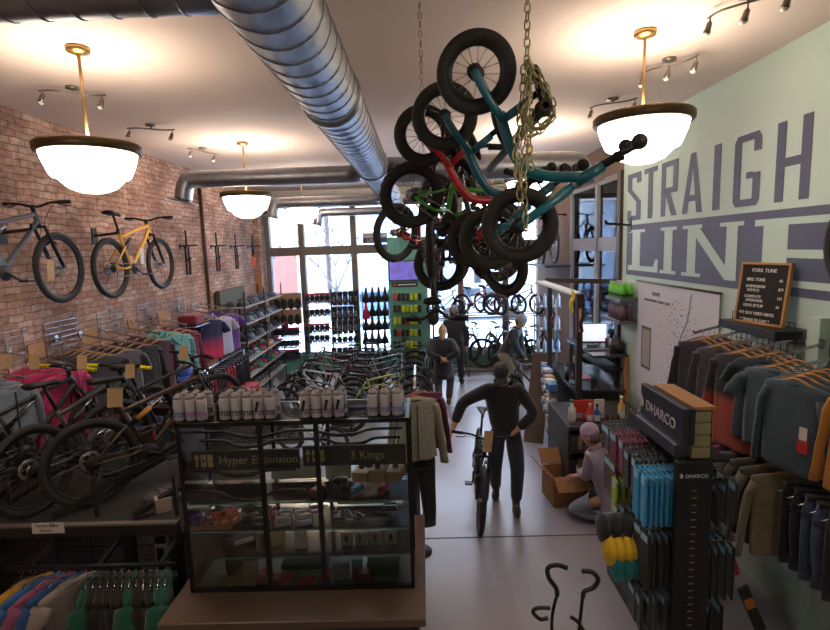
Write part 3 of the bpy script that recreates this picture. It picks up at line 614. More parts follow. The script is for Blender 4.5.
# --- floor rows
cols = [((34, 36, 38), (150, 160, 60)), ((120, 140, 62), (150, 170, 70)), ((44, 46, 52), None), ((58, 84, 84), None), ((150, 156, 160), None), ((30, 30, 32), None), ((96, 128, 150), None)]
names = ['black with lime', 'lime green', 'charcoal', 'deep teal', 'silver grey', 'black', 'light blue']
for i, (y, cc, nm) in enumerate(zip((8.35, 8.92, 9.5, 10.08, 10.62, 11.2, 11.75), cols, names)):
    t = bike('%s mountain bike, %s from the glass case in the right-facing floor row' % (nm, ['first', 'second', 'third', 'fourth', 'fifth', 'sixth', 'last'][i]), 'hard', cc[0], cc[1], group=G); stand(t, 'hard', -.76+R.uniform(-.05, .05), y, rad(R.uniform(-5, 5)), 0, rad(-4))
cols2 = [(38, 40, 42), (170, 176, 180), (52, 80, 70), (120, 60, 52), (40, 42, 50)]
for i, (y, cc, nm) in enumerate(zip((8.75, 9.35, 9.95, 10.5, 11.1), cols2, ['black', 'pale silver', 'dark green', 'brick red', 'dark navy'])):
    t = bike('%s mountain bike, %s from the glass case in the left-facing floor row' % (nm, ['first', 'second', 'third', 'fourth', 'last'][i]), 'hard', cc, group=G); stand(t, 'hard', -1.95+R.uniform(-.05, .05), y, pi+rad(R.uniform(-6, 6)), 0, rad(4))
t = bike('small dark bike with a white frame tube standing just behind the glass case', 'kid', (190, 190, 190)); stand(t, 'kid', -1.75, 7.5, pi-.35)
t = bike('grey mountain bike parked at the end of the row beside the walking woman', 'hard', (70, 76, 80)); stand(t, 'hard', .05, 10.6, rad(80))
# --- slanted parking bars through the floor rows
pr = MB()
for z in (.12, .5): pr.cyl((-1.25, 8.2, z), (-1.25, 12.0, z), .018, 8)
for y in (8.2, 10.1, 12.0): pr.cyl((-1.25, y, 0), (-1.25, y, .5), .018, 8)
tag(pr.build('bike_rack', STL), 'low steel parking rail between the two floor rows of bikes', 'rack')
# --- window racks
rk = thing('bike_rack', 'two-tier steel bike rack standing in the shop window', 'rack', (1.7, 12.3, 0))
for x in (.15, 1.05, 2.0, 2.85):
    for y in (11.95, 12.75): sub(MB().cyl((x, y, 0), (x, y, 1.75), .02, 8), 'post', mat('grey_rack_paint', srgb(120, 118, 118), .4, .4), rk)
for z in (.16, 1.42):
    for y in (11.95, 12.35, 12.75): sub(MB().cyl((.1, y, z), (2.88, y, z), .018, 8), 'rail', mat('grey_rack_paint', srgb(120, 118, 118), .4, .4), rk)
for i, (x, c, kd, a, lb) in enumerate(((.55, (70, 150, 110), 'tot', 20, 'small green kids bike on the upper tier of the window rack'), (1.3, (190, 40, 60), 'kid', -35, 'red kids bike at the left on the upper tier of the window rack'), (1.62, (90, 94, 104), 'kid', -60, 'grey kids bike in the middle of the upper window rack tier'), (2.0, (200, 40, 66), 'kid', -50, 'crimson kids bike right of the grey one on the upper window rack tier'), (2.45, (60, 60, 70), 'kid', -55, 'dark kids bike at the right end of the upper window rack tier'))):
    t = bike(lb, kd, c); stand(t, kd, x, 12.35, rad(a), 1.44)
for i, (x, c, a, lb) in enumerate(((.9, (48, 50, 52), -25, 'black bike with its front wheel turned to the room, lower window rack tier'), (1.45, (84, 88, 96), -65, 'grey bike second along the lower window rack tier'), (1.9, (50, 56, 60), -70, 'dark bike third along the lower window rack tier'), (2.3, (76, 50, 52), -65, 'dark maroon bike fourth along the lower window rack tier'), (2.65, (44, 46, 50), -60, 'dark bike nearest the brick column on the lower window rack tier'))):
    t = bike(lb, 'hard', c); stand(t, 'hard', x, 12.3, rad(a), .18)
t = bike('black bike hung high on the brown brick column', 'hard', (40, 40, 44)); place(t, (2.62, 11.3, 2.98), (2.62, 10.22, 3.05), 'hard')
tag(MB().b2((2.4, 10.05, 2.62), (2.9, 11.6, 2.66)).build('bike_shelf', STL), 'high steel shelf under the bike by the brown brick column', 'shelf')
t = bike('black bike hung on the mint wall at the right frame edge, only its wheel showing', 'trail', (40, 40, 44), shock=(30, 30, 30)); place(t, (XR-.28, 3.06, 3.03), (XR-.28, 1.86, 3.03), 'trail')
q = PX(612, 227, XR); hook(XR, 7.3, q.z, 'black arm peg at the window end of the mint wall', -1, .34)
# the customer's bike
t = bike('black full suspension mountain bike with teal details pushed by the man in the aisle', 'trail', (26, 27, 29), (60, 110, 105), fork=(24, 25, 26), shock=(60, 120, 110)); stand(t, 'trail', .58, 5.84, -pi/2-.07, 0, -.1); MB1 = t
# --- balance bikes hanging from the ceiling
def balance(label, col, hand=True):
    t = thing('balance_bike', label, 'balance bike'); P = paint(*col)
    def fr(b):
        for s in (-1, 1): b.tube(bez([(0, s*.048, 0), (.1, s*.045, .02), (.2, s*.012, .05)], 4), .016, 8); b.box((0, s*.05, 0), (.035, .008, .03), 1, None, .003)
        b.tube(bez([(.17, 0, .045), (.3, 0, .05), (.4, 0, .08), (.46, 0, .16), (.5, 0, .27)], 6), .021, 12); b.cyl((.515, 0, .25), (.485, 0, .36), .022, 12)
        b.tube([(.2, 0, .05), (.165, 0, .17)], .017, 10)
    part('frame', ('bf', col), fr, [P, BLK], t)
    def fk(b):
        b.tube([(.52, 0, .24), (.53, 0, .22)], .017, 8); b.tube([(.53, -.045, .215), (.53, .045, .215)], .016, 8)
        for s in (-1, 1): b.tube([(.53, s*.043, .22), (.6, s*.045, .03), (.61, s*.046, 0)], [.019, .016, .013], 8)
    part('front_fork', ('bk', col), fk, [P], t)
    for nm, x in (('rear_wheel', 0), ('front_wheel', .61)):
        w = part(nm, ('bw',), lambda b: (rimspokes(b, .155, .045, 16, False, True, False), b.cyl((.1, .012, 0), (.07, .012, .02), .004, 5, 0)), [BLK, STL, CHR], t, (x, 0, 0)); part('tyre', ('bt',), lambda b: tyre(b, .155, .05, 48, False), [RUB], w)
    part('seat_post', ('bp',), lambda b: b.cyl((.16, 0, .17), (.152, 0, .205), .013, 8), [BLK], t)
    part('saddle', ('bs',), lambda b: b.ell((.15, 0, .215), (.1, .05, .022), 0, 12, 8, None, lambda v: V((v.x, v.y*(1-.5*max(v.x, 0)), v.z))), [PLA], t)
    def hb(b):
        b.cyl((.485, 0, .35), (.465, 0, .43), .016, 10); b.tube(bez([(.445, .18, .47), (.46, .08, .45), (.465, 0, .43), (.46, -.08, .45), (.445, -.18, .47)], 4), .010, 8); b.box((.47, 0, .42), (.04, .05, .035), 0, None, .006)
    h = part('handlebar', ('bh',), hb, [BLK], t)
    for s in (-1, 1): part('grip', ('bg', s), lambda b: (b.cyl((.447, s*.1, .466), (.442, s*.185, .472), .015, 10), b.ell((.442, s*.195, .472), .027, 0, 12, 8), b.ell((.447, s*.1, .465), (.02, .008, .02), 0, 12, 6)), [PLA], h)
    return t
def placebal(t, a, b_, up):
    a, b_ = V(a), V(b_); m = axes((0, 0, 0), b_-a, up); m.translation = (a+b_)/2-(m.to_3x3() @ V((.305, 0, 0))); t.matrix_world = m
UP = (.95, -.1, .3)
t = balance('teal balance bike hanging nearest the camera with its wheel highest', (14, 104, 122)); placebal(t, PY(475, 70, 2.08), PY(520, 228, 2.12), (.93, -.28, .26))
t = balance('teal balance bike hanging second, just behind the nearest teal one', (10, 92, 112)); placebal(t, PY(443, 112, 2.5), PY(492, 242, 2.55), UP)
t = balance('red balance bike hanging behind the two teal ones', (190, 22, 42)); placebal(t, PY(420, 128, 2.76), PY(478, 246, 2.85), (.95, .1, .4))
t = bike('green kids pedal bike hanging level with a knobby rear wheel', 'tot', (70, 160, 40), knob=True); place(t, PY(407, 192, 2.85), PY(502, 256, 3.1), 'tot', (.45, -.1, .85))
t = bike('red and yellow kids bike hanging behind the green one', 'kid', (200, 40, 44), (210, 60, 40)); place(t, PY(394, 232, 4.3), PY(455, 262, 4.9), 'kid', (.2, 0, .98))
t = bike('black kids bike hanging upright behind the green bike, wheel lowest', 'tot', (36, 36, 38)); place(t, PY(440, 262, 3.5), PY(452, 175, 3.6), 'tot', (.95, .2, 0))
t = bike('silver wheeled kids bike hanging edge-on under the green bike', 'tot', (120, 110, 100)); place(t, PY(431, 250, 3.15), PY(436, 258, 3.75), 'tot', (0, 0, -1))
t = bike('black balance-size kids bike hanging behind the red one, tyre under the teal wheels', 'tot', (60, 60, 64)); place(t, PY(500, 262, 2.9), PY(440, 205, 3.25), 'tot', (-.3, .2, .9))
p0 = PY(546, 105, 1.9); po = MB(); po.lathe([(.012, 0), (.024, 0), (.026, .012), (.023, .03), (.021, .12), (.021, 1.5), (.0, 1.5)], p0, (0, 1, 0), 18); po.ell(p0+V((0, .05, 0)), (.03, .012, .03)); tag(po.build('hanging_pole', mat('black_foam_pole', srgb(48, 38, 34), .7, 0, .2)), 'black pole in the chain that carries the hung kids bikes', 'pole')
def chain(b, pts, L=.036, r=.0033, w=.011, ph=0):
    P = bez(pts, 14); acc = 0; k = ph
    for i in range(1, len(P)):
        acc += (P[i]-P[i-1]).length
        if acc >= L*.76:
            acc = 0; k += 1; d = (P[i]-P[i-1]).normalized(); u = d.orthogonal().normalized(); u.rotate(Quaternion(d, (k % 2)*pi/2+.5)); 
            rg = [P[i]+d*(L/2-w)*(1 if math.sin(a) > 0 else -1)+d*math.sin(a)*w+u*math.cos(a)*w for a in [2*pi*j/10+.1 for j in range(10)]]
            b.tube(rg, r, 5, 0, closed=True)
GC = mat('yellowed_zinc_chain', srgb(168, 160, 120), .35, .85, .2)
b = MB(); top = V((p0.x-.04, 1.98, ZC)); k0 = V((p0.x-.05, 1.98, p0.z+.18))
chain(b, [top, lerp(top, k0, .5), k0])
pc = V((p0.x, 1.99, p0.z)); RR = random.Random(3)
for k in range(4):
    y = 1.93+k*.022; dx = RR.uniform(-.02, .02)
    ring = [k0+V((dx*.4, y-1.98, 0)), pc+V((-.045+dx, y-1.98, .05)), pc+V((-.055+dx, y-1.98, -.02)), pc+V((-.02+dx, y-1.98, -.045-RR.uniform(0, .05))), pc+V((.034, y-1.98, -.03)), pc+V((.02, y-1.98, .05)), k0+V((dx*.4, y-1.98, -.02))]
    chain(b, ring, ph=k)
for k, (dx, ln) in enumerate(((-.09, .34), (-.07, .42), (-.1, .25), (-.05, .2))): chain(b, [pc+V((dx*.6, -.03, .02)), pc+V((dx, -.05, -ln*.5)), pc+V((dx+.005, -.05, -ln))], ph=k)
tag(b.build('steel_chain', GC), 'yellowish steel chain knotted on the pole and hung from the ceiling', 'chain')
b = MB(); q = PY(422, 95, 3.3); chain(b, [(q.x, q.y, ZC), (q.x, q.y, 4.2), (q.x, q.y, q.z-.35)], .04, .003); tag(b.build('steel_chain', GC), 'thin dark chain holding the rear of the hung bikes', 'chain')
# --- curled hook stand at the bottom edge
ST = thing('bike_stand', 'black stand with curled hook arms at the bottom edge of the view', 'stand', (.77, 2.6, 0))
def L2(p): return PY(p[0], p[1], 2.6)
for pts in (((567, 568), (557, 565), (548, 568), (549, 578), (556, 588), (557, 595), (555, 602), (552, 618), (552, 640)), ((582, 571), (592, 572), (598, 579), (594, 587), (585, 591), (583, 596), (581, 612), (578, 640))):
    P = [L2(p) for p in pts]; o = MB().tube(bez(P, 5), [.013]*26+[.009]*(len(bez(P, 5))-26), 10).build('hook_arm', PLA, ST); o.matrix_parent_inverse = M4.Translation(ST.location).inverted()
b = MB().tube(bez([L2(p) for p in ((550, 608), (538, 608), (533, 612), (540, 619), (548, 618))], 5), .011, 8); b2_ = MB().tube(bez([L2(p) for p in ((571, 617), (578, 622), (584, 632))], 4), .011, 8).build('lower_hook', PLA, ST); b2_.matrix_parent_inverse = M4.Translation(ST.location).inverted()
o = b.build('lower_hook', PLA, ST); o.matrix_parent_inverse = M4.Translation(ST.location).inverted()
a0, a1 = L2((552, 640)), L2((578, 640))
b = MB().tube([a0, V((a0.x+.05, 2.6, .5)), V((.77, 2.6, .3))], .02, 8).tube([a1, V((a1.x-.03, 2.6, .5)), V((.77, 2.6, .3))], .02, 8).cyl((.77, 2.6, 0), (.77, 2.6, .35), .025).lathe([(0, 0), (.25, 0), (.25, .02), (0, .03)], (.77, 2.6, 0))
o = b.build('upright', mat('red_black_post', srgb(70, 20, 22), .4, .3), ST); o.matrix_parent_inverse = M4.Translation(ST.location).inverted()
# ================================================================ TABLE, GLASS CASE AND WHAT STANDS IN IT
TB = .74
wt = mat('dark_walnut_top', srgb(92, 74, 62), .4, 0, .25, 3)
tb = thing('display_table', 'dark brown topped cabinet table carrying the glass case', 'table', (-.9, 3.6, 0))
sub(MB().b2((-1.78, 3.0, TB-.06), (-.04, 4.3, TB), 0, .006), 'table_top', wt, tb)
sub(MB().b2((-1.72, 3.06, 0), (-.1, 4.24, TB-.06)), 'cabinet_body', mat('dark_cabinet', srgb(44, 38, 35), .6, 0, .1), tb)
sub(MB().b2((-.1, 3.1, .06), (-.094, 4.2, TB-.1)), 'perforated_panel', PERF, tb)
CX0, CX1, CY0, CY1, CZ0, CZ1 = -1.69, -.115, 3.3, 3.76, TB, 1.975
cs = thing('display_case', 'black framed glass display case full of bike parts', 'display case', (-.9, 3.5, TB))
fm_ = mat('black_case_frame', srgb(34, 31, 29), .4, .4, .1)
f = MB(); e = .022
for x in (CX0, CX1-e):
    for y in (CY0, CY1-e): f.b2((x, y, CZ0), (x+e, y+e, CZ1))
for z in (CZ0, CZ1-e*1.3):
    for y in (CY0, CY1-e): f.b2((CX0, y, z), (CX1, y+e, z+e*1.3))
    for x in (CX0, CX1-e): f.b2((x, CY0, z), (x+e, CY1, z+e*1.3))
sub(f, 'case_frame', fm_, cs)
sub(MB().b2((CX0+e, CY0+e, CZ0), (CX1-e, CY1-e, CZ0+.012)), 'case_floor', mat('pale_case_floor', srgb(110, 108, 104), .5, 0, .1), cs)
for q in (318, 377):
    pass
for px in (264, 320):
    x = PY(px, 500, CY0).x; sub(MB().b2((x-.016, CY0-.004, CZ0+.02), (x+.016, CY0+.02, CZ1-.02)), 'mullion', fm_, cs)
for px in (278, 332):
    x = PY(px, 500, CY1).x; sub(MB().b2((x-.014, CY1-.02, CZ0+.02), (x+.014, CY1, CZ1-.02)), 'mullion', fm_, cs)
for nm, a, b_ in (('glass_panel', (CX0+.01, CY0+.009, CZ0+.02), (CX1-.01, CY0+.013, CZ1-.02)), ('glass_panel', (CX0+.009, CY0+.01, CZ0+.02), (CX0+.013, CY1-.01, CZ1-.02)), ('glass_panel', (CX1-.013, CY0+.01, CZ0+.02), (CX1-.009, CY1-.01, CZ1-.02)), ('glass_panel', (CX0+.01, CY1-.013, CZ0+.02), (CX1-.01, CY1-.009, CZ1-.02))):
    sub(MB().b2(a, b_), nm, GLS, cs)
top_ = sub(MB().b2((CX0+.02, CY0+.02, CZ1-.008), (CX1-.02, CY1-.02, CZ1)), 'glass_top', GLS, cs)
ZS = [PY(300, 558, 3.32).z, PY(300, 531, 3.32).z, PY(300, 503, 3.32).z]
for z in ZS:
    s_ = sub(MB().b2((CX0+.03, CY0+.04, z-.008), (CX1-.03, CY1-.04, z)), 'glass_shelf', GLS, cs)
    sub(MB().b2((CX0+.03, CY0+.036, z-.009), (CX1-.03, CY0+.04, z+.001)), 'shelf_edge', GRN, cs)
def px_on(px, z, y=3.45): a = ray(px, 500); 
def onx(px, py, y): return PY(px, py, y).x
# hanging sign plates
GOLD = mat('gold_sign_lettering', srgb(190, 170, 110), .5); SGB = mat('sign_brown', srgb(40, 33, 28), .5)
def sign(px0, px1, py0, py1, s, label, tx, pic):
    y = 3.42; a = PY(px0, (py0+py1)/2, y); b_ = PY(px1, (py0+py1)/2, y); z = a.z; h = PY(px0, py0, y).z-PY(px0, py1, y).z
    t = thing('sign_board', label, 'sign', ((a.x+b_.x)/2, y, z)); w = b_.x-a.x
    MB().box((0, 0, 0), (w, .012, h)).build('board', SGB, t); MB().box((0, -.008, h/2), (w, .006, .008)).build('top_strip', mat('olive_strip', srgb(110, 104, 80), .5), t)
    text(s, h*.56, M4.Translation((tx, -.008, -h*.18)), GOLD, t)
    b = MB(); x = -w/2+.03
    b.prism([(x, -h*.3), (x, h*.1), (x-.015, h*.1), (x+.006, h*.36), (x+.027, h*.1), (x+.012, h*.1), (x+.012, -h*.3)], .003, M4.Translation((0, -.008, 0)))
    for k in range(pic): b.box((x+.055+k*.048, -.008, 0), (.036, .003, h*.6))
    b.build('pictograms', GOLD, t)
    b = MB()
    for k in range(pic): b.ell((x+.055+k*.048, -.0095, 0), (.011, .001, .011 if k == 0 else .004))
    if pic: b.build('pictogram_figure', SGB, t)
sign(192, 300, 451, 471, 'Hyper Extension', 'brown sign plate reading Hyper Extension in the left half of the case', -.19, 2)
sign(303, 406, 446, 466, '3 Kings', 'brown sign plate reading 3 Kings in the right half of the case', -.03, 2)
HBM = mat('matt_black_bar', srgb(30, 29, 30), .4, .3)
def loosebar(px0, px1, py, y, label, rise=.03, sag=0, c=None):
    a = PY(px0, py, y); b_ = PY(px1, py-2, y); m_ = (a+b_)/2
    b = MB(); b.tube(bez([a, lerp(a, m_, .5)+V((0, -.01, 0)), m_+V((-.08, -.03, -rise)), m_+V((.08, -.03, -rise)), lerp(m_, b_, .5)+V((0, -.01, 0)), b_], 5), [.0105]*9+[.014]*8+[.0105]*(len(bez([a, a+V((.1,0,0)), m_, m_+V((.1,0,0)), b_, b_+V((.1,0,0))], 5))-17), 10)
    tag(b.build('riser_handlebar', c or HBM), label, 'handlebar')
loosebar(193, 318, 432, 3.6, 'black handlebar across the top left of the glass case'); loosebar(200, 300, 441, 3.5, 'black handlebar just under the topmost left one in the case')
loosebar(282, 402, 430, 3.62, 'black handlebar across the top right of the glass case'); loosebar(300, 400, 439, 3.5, 'black handlebar just under the topmost right one in the case')
loosebar(187, 296, 471, 3.4, 'black handlebar hanging just below the Hyper Extension sign', .02); loosebar(190, 306, 492, 3.36, 'lowest black riser handlebar in the left of the case', .045)
# pedals
def pedal(x, y, z, c, label, rz=0, group='pedals on the glass shelves', s=1.0, rx=0):
    k = ('plp', c, s); t = part('pedal', k, lambda b: pedalm(b, s), [paint(*c)], None, (x, y, z)); t.rotation_euler = (rx, 0, rz); tag(t, label, 'pedal', group)
    part('axle', ('pax', s), lambda b: b.cyl((-.06*s, 0, 0), (.085*s, 0, 0), .007*s, 8), [CHR], t); return t
def pedalm(b, s):
    for q in (-1, 1): b.box((0, q*.045*s, 0), (.1*s, .012*s, .018*s), 0, None, .003); b.box((q*.045*s, 0, 0), (.012*s, .095*s, .018*s), 0, None, .003)
    b.box((0, 0, 0), (.1*s, .022*s, .02*s), 0, None, .004)
    for i in (-1, 0, 1):
        for q in (-1, 1): b.cyl((i*.035*s, q*.045*s, 0), (i*.035*s, q*.045*s, .014*s), .002*s, 4)
z1, z2, z3 = ZS[1], ZS[2], PY(350, 480, 3.4).z
def shelfx(px, z, y=3.45): 
    a = ray(px, 247+ (3.1-z)/y*513); return a.x/a.y*y
for i, (px, c, nm) in enumerate(((195, (96, 40, 34), 'dark red'), (202, (92, 46, 150), 'purple'), (209, (110, 60, 170), 'purple'))):
    pedal(shelfx(px, z1), 3.42, z1+.05, c, '%s flat pedal at the left end of the second case shelf' % nm, .5+i, rx=.9)
for i, px in enumerate((217, 226, 235)): pedal(shelfx(px, z1), 3.41+.02*i, z1+.05, (228, 92, 34), 'orange flat pedal leaning in a wooden tray in the case', .3+i*.5, rx=1.0)
tag(MB().b2((shelfx(194, z1), 3.36, z1+.002), (shelfx(236, z1), 3.52, z1+.012)).b2((shelfx(194, z1), 3.355, z1+.002), (shelfx(236, z1), 3.365, z1+.03)).build('wooden_tray', OAK), 'flat wooden tray under the orange and purple pedals', 'tray')
for i, (px, zz, y) in enumerate(((250, .02, 3.42), (262, .02, 3.42), (250, .07, 3.5), (262, .08, 3.5), (340, .03, 3.45), (352, .05, 3.42), (361, .03, 3.45), (385, .04, 3.43), (391, .06, 3.5))): pedal(shelfx(px, z1), y, z1+zz+.01, (52, 52, 56), 'black flat pedal on the second glass shelf from the bottom', .4*i, rx=.5*(i % 2))
for i, px in enumerate((287, 307)): pedal(shelfx(px, z1), 3.4, z1+.055, (205, 205, 208), 'silver platform pedal on a black stand, %s of the pair' % ('left', 'right')[i], .15, None, 1.15, .5)
for i, px in enumerate((287, 307)): tag(MB().box((0, 0, .015), (.11, .09, .03), 0, None, .005).build('pedal_stand', PLA, None, (shelfx(px, z1), 3.4, z1)), 'black stand under the %s silver pedal' % ('left', 'right')[i], 'stand')
pedal(shelfx(276, z1), 3.45, z1+.05, (190, 30, 40), 'red flat pedal standing beside the case mullion', 1.2, rx=1.2); pedal(shelfx(316, z1), 3.5, z1+.08, (100, 60, 180), 'purple flat pedal behind the silver pair', .2, rx=.4)
# top shelf things: stems, hubs
def stem(x, y, z, c, label, rz=0, g=None):
    b = MB(); b.cyl((0, 0, -.025), (0, 0, .025), .022, 14); b.tube([(0, 0, 0), (.045, 0, .005)], .016, 8); b.cyl((.05, -.028, .005), (.05, .028, .005), .021, 14); b.box((.075, 0, .005), (.012, .05, .04), 0, None, .003)
    o = b.build('handlebar_clamp', paint(*c), None, (x, y, z+.027)); o.rotation_euler = (0, 0, rz); tag(o, label, 'stem', g)
for px, c, lb in ((355, (40, 150, 190), 'teal blue stem on the top right shelf of the case'), (382, (210, 40, 40), 'red stem on the top right shelf of the case'), (315, (180, 36, 34), 'small red stem standing in the middle of the top shelf')): stem(shelfx(px, z2), 3.42, z2, c, lb, 1)
for i, (px, dz) in enumerate(((338, .0), (345, .0), (340, .06), (346, .06), (324, 0))): stem(shelfx(px, z2, 3.46), 3.46, z2+dz, (30, 30, 32), 'black stem piled on the upper case shelf beside the mullion', i, 'black stems on the upper case shelf')
q0, q1 = shelfx(355, z3), shelfx(405, z3)
b = MB()
for k in range(3): xa = lerp(q0, q1, k/3); b.box((xa+.05, 3.5, z3+.0), (lerp(q0, q1, 1/3)-q0-.006, .14, .07+.02*(k % 2)), 0, V((1, .2, 0)).rotation_difference(V((1, 0, 0))).to_matrix(), .004)
tag(b.build('wooden_block_stand', mat('light_plywood', srgb(190, 145, 100), .6, 0, .15)), 'stepped plywood blocks in the upper right of the case', 'display blocks')
for i, px in enumerate((362, 378, 396)): stem(shelfx(px, z3), 3.48, z3+.05, (34, 34, 36), 'black stem set on the plywood blocks in the case', i*.7, 'black stems on the plywood blocks')
tag(MB().cyl((q0-.02, 3.38, z2+.0), (q0+.15, 3.44, z2+.07), .004, 6).build('brass_rod', BRS), 'thin brass rod leaning across the case shelf', 'rod')
def bx(name, px0, px1, z, h, y, d, c, label, cat='box', rz=0, g=None, m=None):
    x0, x1 = shelfx(px0, z, y), shelfx(px1, z, y); o = MB().box((0, 0, h/2), (x1-x0, d, h), 0, None, .003).build(name, m or mat('carton_%d_%d_%d' % c, srgb(*c), .65, 0, .08), None, ((x0+x1)/2, y, z+.001)); o.rotation_euler = (0, 0, rz); tag(o, label, cat, g); return o
bx('white_board', 272, 318, z2, .17, 3.7, .006, (236, 232, 222), 'pale card standing at the back of the upper middle shelf', 'card')
bx('white_board', 326, 352, z2, .16, 3.68, .006, (236, 232, 222), 'pale card standing right of the mullion on the upper shelf', 'card')
bx('white_board', 338, 392, z1, .11, 3.68, .006, (214, 210, 204), 'grey-white card behind the black pedals on the second shelf', 'card')
bx('white_board', 215, 262, z2, .17, 3.7, .006, (214, 210, 204), 'dull pale card behind the lowest riser handlebar', 'card')
zb = ZS[0]; zf = TB+.013
# lower shelf
bx('tool_case', 229, 258, zb-.18, .22, 3.5, .12, (28, 28, 30), 'black open tool case leaning in the lower left of the case', 'case', .5)
bx('cardboard_strip', 236, 254, zb+.045, .014, 3.46, .05, (210, 190, 150), 'pale cardboard strip lying on the black tool case', 'card', .5)
b = MB().lathe([(0, 0), (.075, 0), (.075, .008), (0, .008)], (shelfx(276, zb), 3.5, zb+.055), (0, -1, .3), 30); tag(b.build('round_sample_disc', mat('cream_disc', srgb(215, 195, 150), .7)), 'round cream disc standing on the bottom glass shelf', 'disc')
o = bx('carton', 297, 307, zb, .13, 3.45, .05, (206, 196, 196), 'tall slim white carton standing on the bottom glass shelf', rz=-.2)
o = bx('carton', 262, 284, zb, .12, 3.66, .02, (214, 210, 204), 'grey-white card behind the round cream disc', 'card')
for i, px in enumerate((348, 362, 377, 392)):
    o = bx('light_packet', px-6, px+6, zb, .1, 3.46, .012, (172, 162, 138), 'beige blister card with a black light, %s from the left on the bottom glass shelf' % ['first', 'second', 'third', 'last'][i], 'packet'); MB().ell((0, -.01, .06), (.014, .012, .03)).build('bike_light', PLA, o)
bx('carton', 334, 352, zf, .13, 3.42, .08, (150, 152, 156), 'silver plastic bag of parts on the case floor', 'bag', .15); bx('carton', 353, 364, zf, .1, 3.5, .05, (110, 150, 175), 'pale blue carton in the lower right of the case')
bx('carton', 246, 262, zf, .12, 3.42, .08, (168, 150, 112), 'beige cardboard carton in the lower left of the case', rz=.15); bx('carton', 220, 236, zf, .03, 3.38, .09, (190, 172, 120), 'flat cream carton near the left front of the case floor'); bx('carton', 238, 256, zf, .02, 3.36, .06, (178, 160, 118), 'flat beige carton in front of the upright beige one')
bx('carton', 257, 275, zf, .05, 3.42, .1, (150, 40, 48), 'crimson carton lying beside the left mullion', rz=.4); bx('carton', 276, 296, zf, .035, 3.4, .08, (160, 30, 34), 'flat red carton behind the middle of the case front'); bx('carton', 300, 318, zf, .03, 3.37, .07, (206, 60, 34), 'orange-red flat carton left of the right mullion'); bx('carton', 322, 332, zf, .05, 3.4, .09, (150, 26, 38), 'narrow red carton right of the right mullion')
for i in range(3): bx('carton', 285+i, 330-i, zf+.036*i, .035, 3.6, .16, (60, 98, 86), 'long green carton in a stack behind the red cartons', g='long green cartons stacked in the case')
for i in range(3): bx('carton', 368+i, 400-i*2, zf+.042*i, .04, 3.55, .18, (54, 110, 96), 'teal green carton in the stack at the lower right of the case', g='teal cartons stacked at the right of the case')
bx('carton', 355, 372, zf, .06, 3.4, .07, (120, 44, 36), 'dark red carton below the blister cards')
bx('carton', 376, 394, zf, .05, 3.38, .06, (60, 116, 100), 'small green carton at the front right of the case floor')
# water bottles on top
def bottle(x, y, z, ink, label, sleeve, group):
    k = 'wb'
    t = part('water_bottle', k, lambda b: b.lathe([(0, 0), (.034, 0), (.036, .006), (.036, .06), (.034, .075), (.036, .09), (.036, .135), (.03, .15), (.0, .15)], n=18), [glassy()], None, (x, y, z)); tag(t, label, 'bottle', group)
    part('bottle_cap', 'wbc', lambda b: b.lathe([(.0, .148), (.031, .148), (.032, .165), (.022, .174), (.013, .176), (.012, .19), (0, .19)], n=16), [mat('frosted_cap', srgb(150, 140, 140), .5)], t)
    part('nozzle', 'wbn', lambda b: b.ell((0, 0, .192), (.012, .012, .008)), [PLA], t)
    part('printed_band', ('wbp', ink), lambda b: lbl(b), [mat('bottle_ink_%d_%d_%d' % ink, srgb(*ink), .5)], t)
    if sleeve: part('black_sleeve', 'wbs', lambda b: b.box((0, -.037, .09), (.018, .004, .07), 0, M4.Rotation(.25, 3, 'Y')), [PLA], t)
def glassy(): return mat('milky_bottle_plastic', srgb(182, 176, 182), .35, 0, .05)
def lbl(b):
    rr = random.Random(5)
    for zz in (.03, .048):
        for k in range(9):
            if rr.random() < .85:
                a0 = pi+.25+k*.3; a1 = a0+.2; z0 = zz+rr.uniform(-.004, 0); z1_ = zz+.012+rr.uniform(0, .004); r = .0368
                b.add([(r*math.cos(a0), r*math.sin(a0), z0), (r*math.cos(a1), r*math.sin(a1), z0), (r*math.cos(a1), r*math.sin(a1), z1_), (r*math.cos(a0), r*math.sin(a0), z1_)], [(0, 1, 2, 3)])
BL, PU, BK = (70, 100, 180), (130, 70, 150), (40, 40, 44)
NM = {BL: 'blue', PU: 'purple', BK: 'black'}
for gi, grp in enumerate((((179.5, BL, 0), (191, PU, 0), (202, PU, 0)), ((225, BK, 0), (236.5, BK, 0), (248, BK, 0), (259, PU, 1), (270.5, BK, 0)), ((305, BK, 1), (316.5, BK, 0), (327.5, PU, 1), (339, PU, 1)), ((373, BK, 0), (385, BL, 0), (397.5, BL, 0)))):
    gn = ['at the left end of the case top', 'left of the middle of the case top', 'right of the middle of the case top', 'at the right end of the case top'][gi]
    for row, y in enumerate((3.38, 3.47)):
        for px, c, sl in grp:
            x = onx(px, 413, 3.38)+row*.008
            if x+.037 > CX1: x = CX1-.04
            bottle(x, y, CZ1+.001, c if row == 0 else BK, ('%s bottle%s, front row %s' % (NM[c], ' with black strap' if sl else '', gn)) if row == 0 else 'frosted water bottle, back row '+gn, sl and row == 0, 'water bottles '+gn)
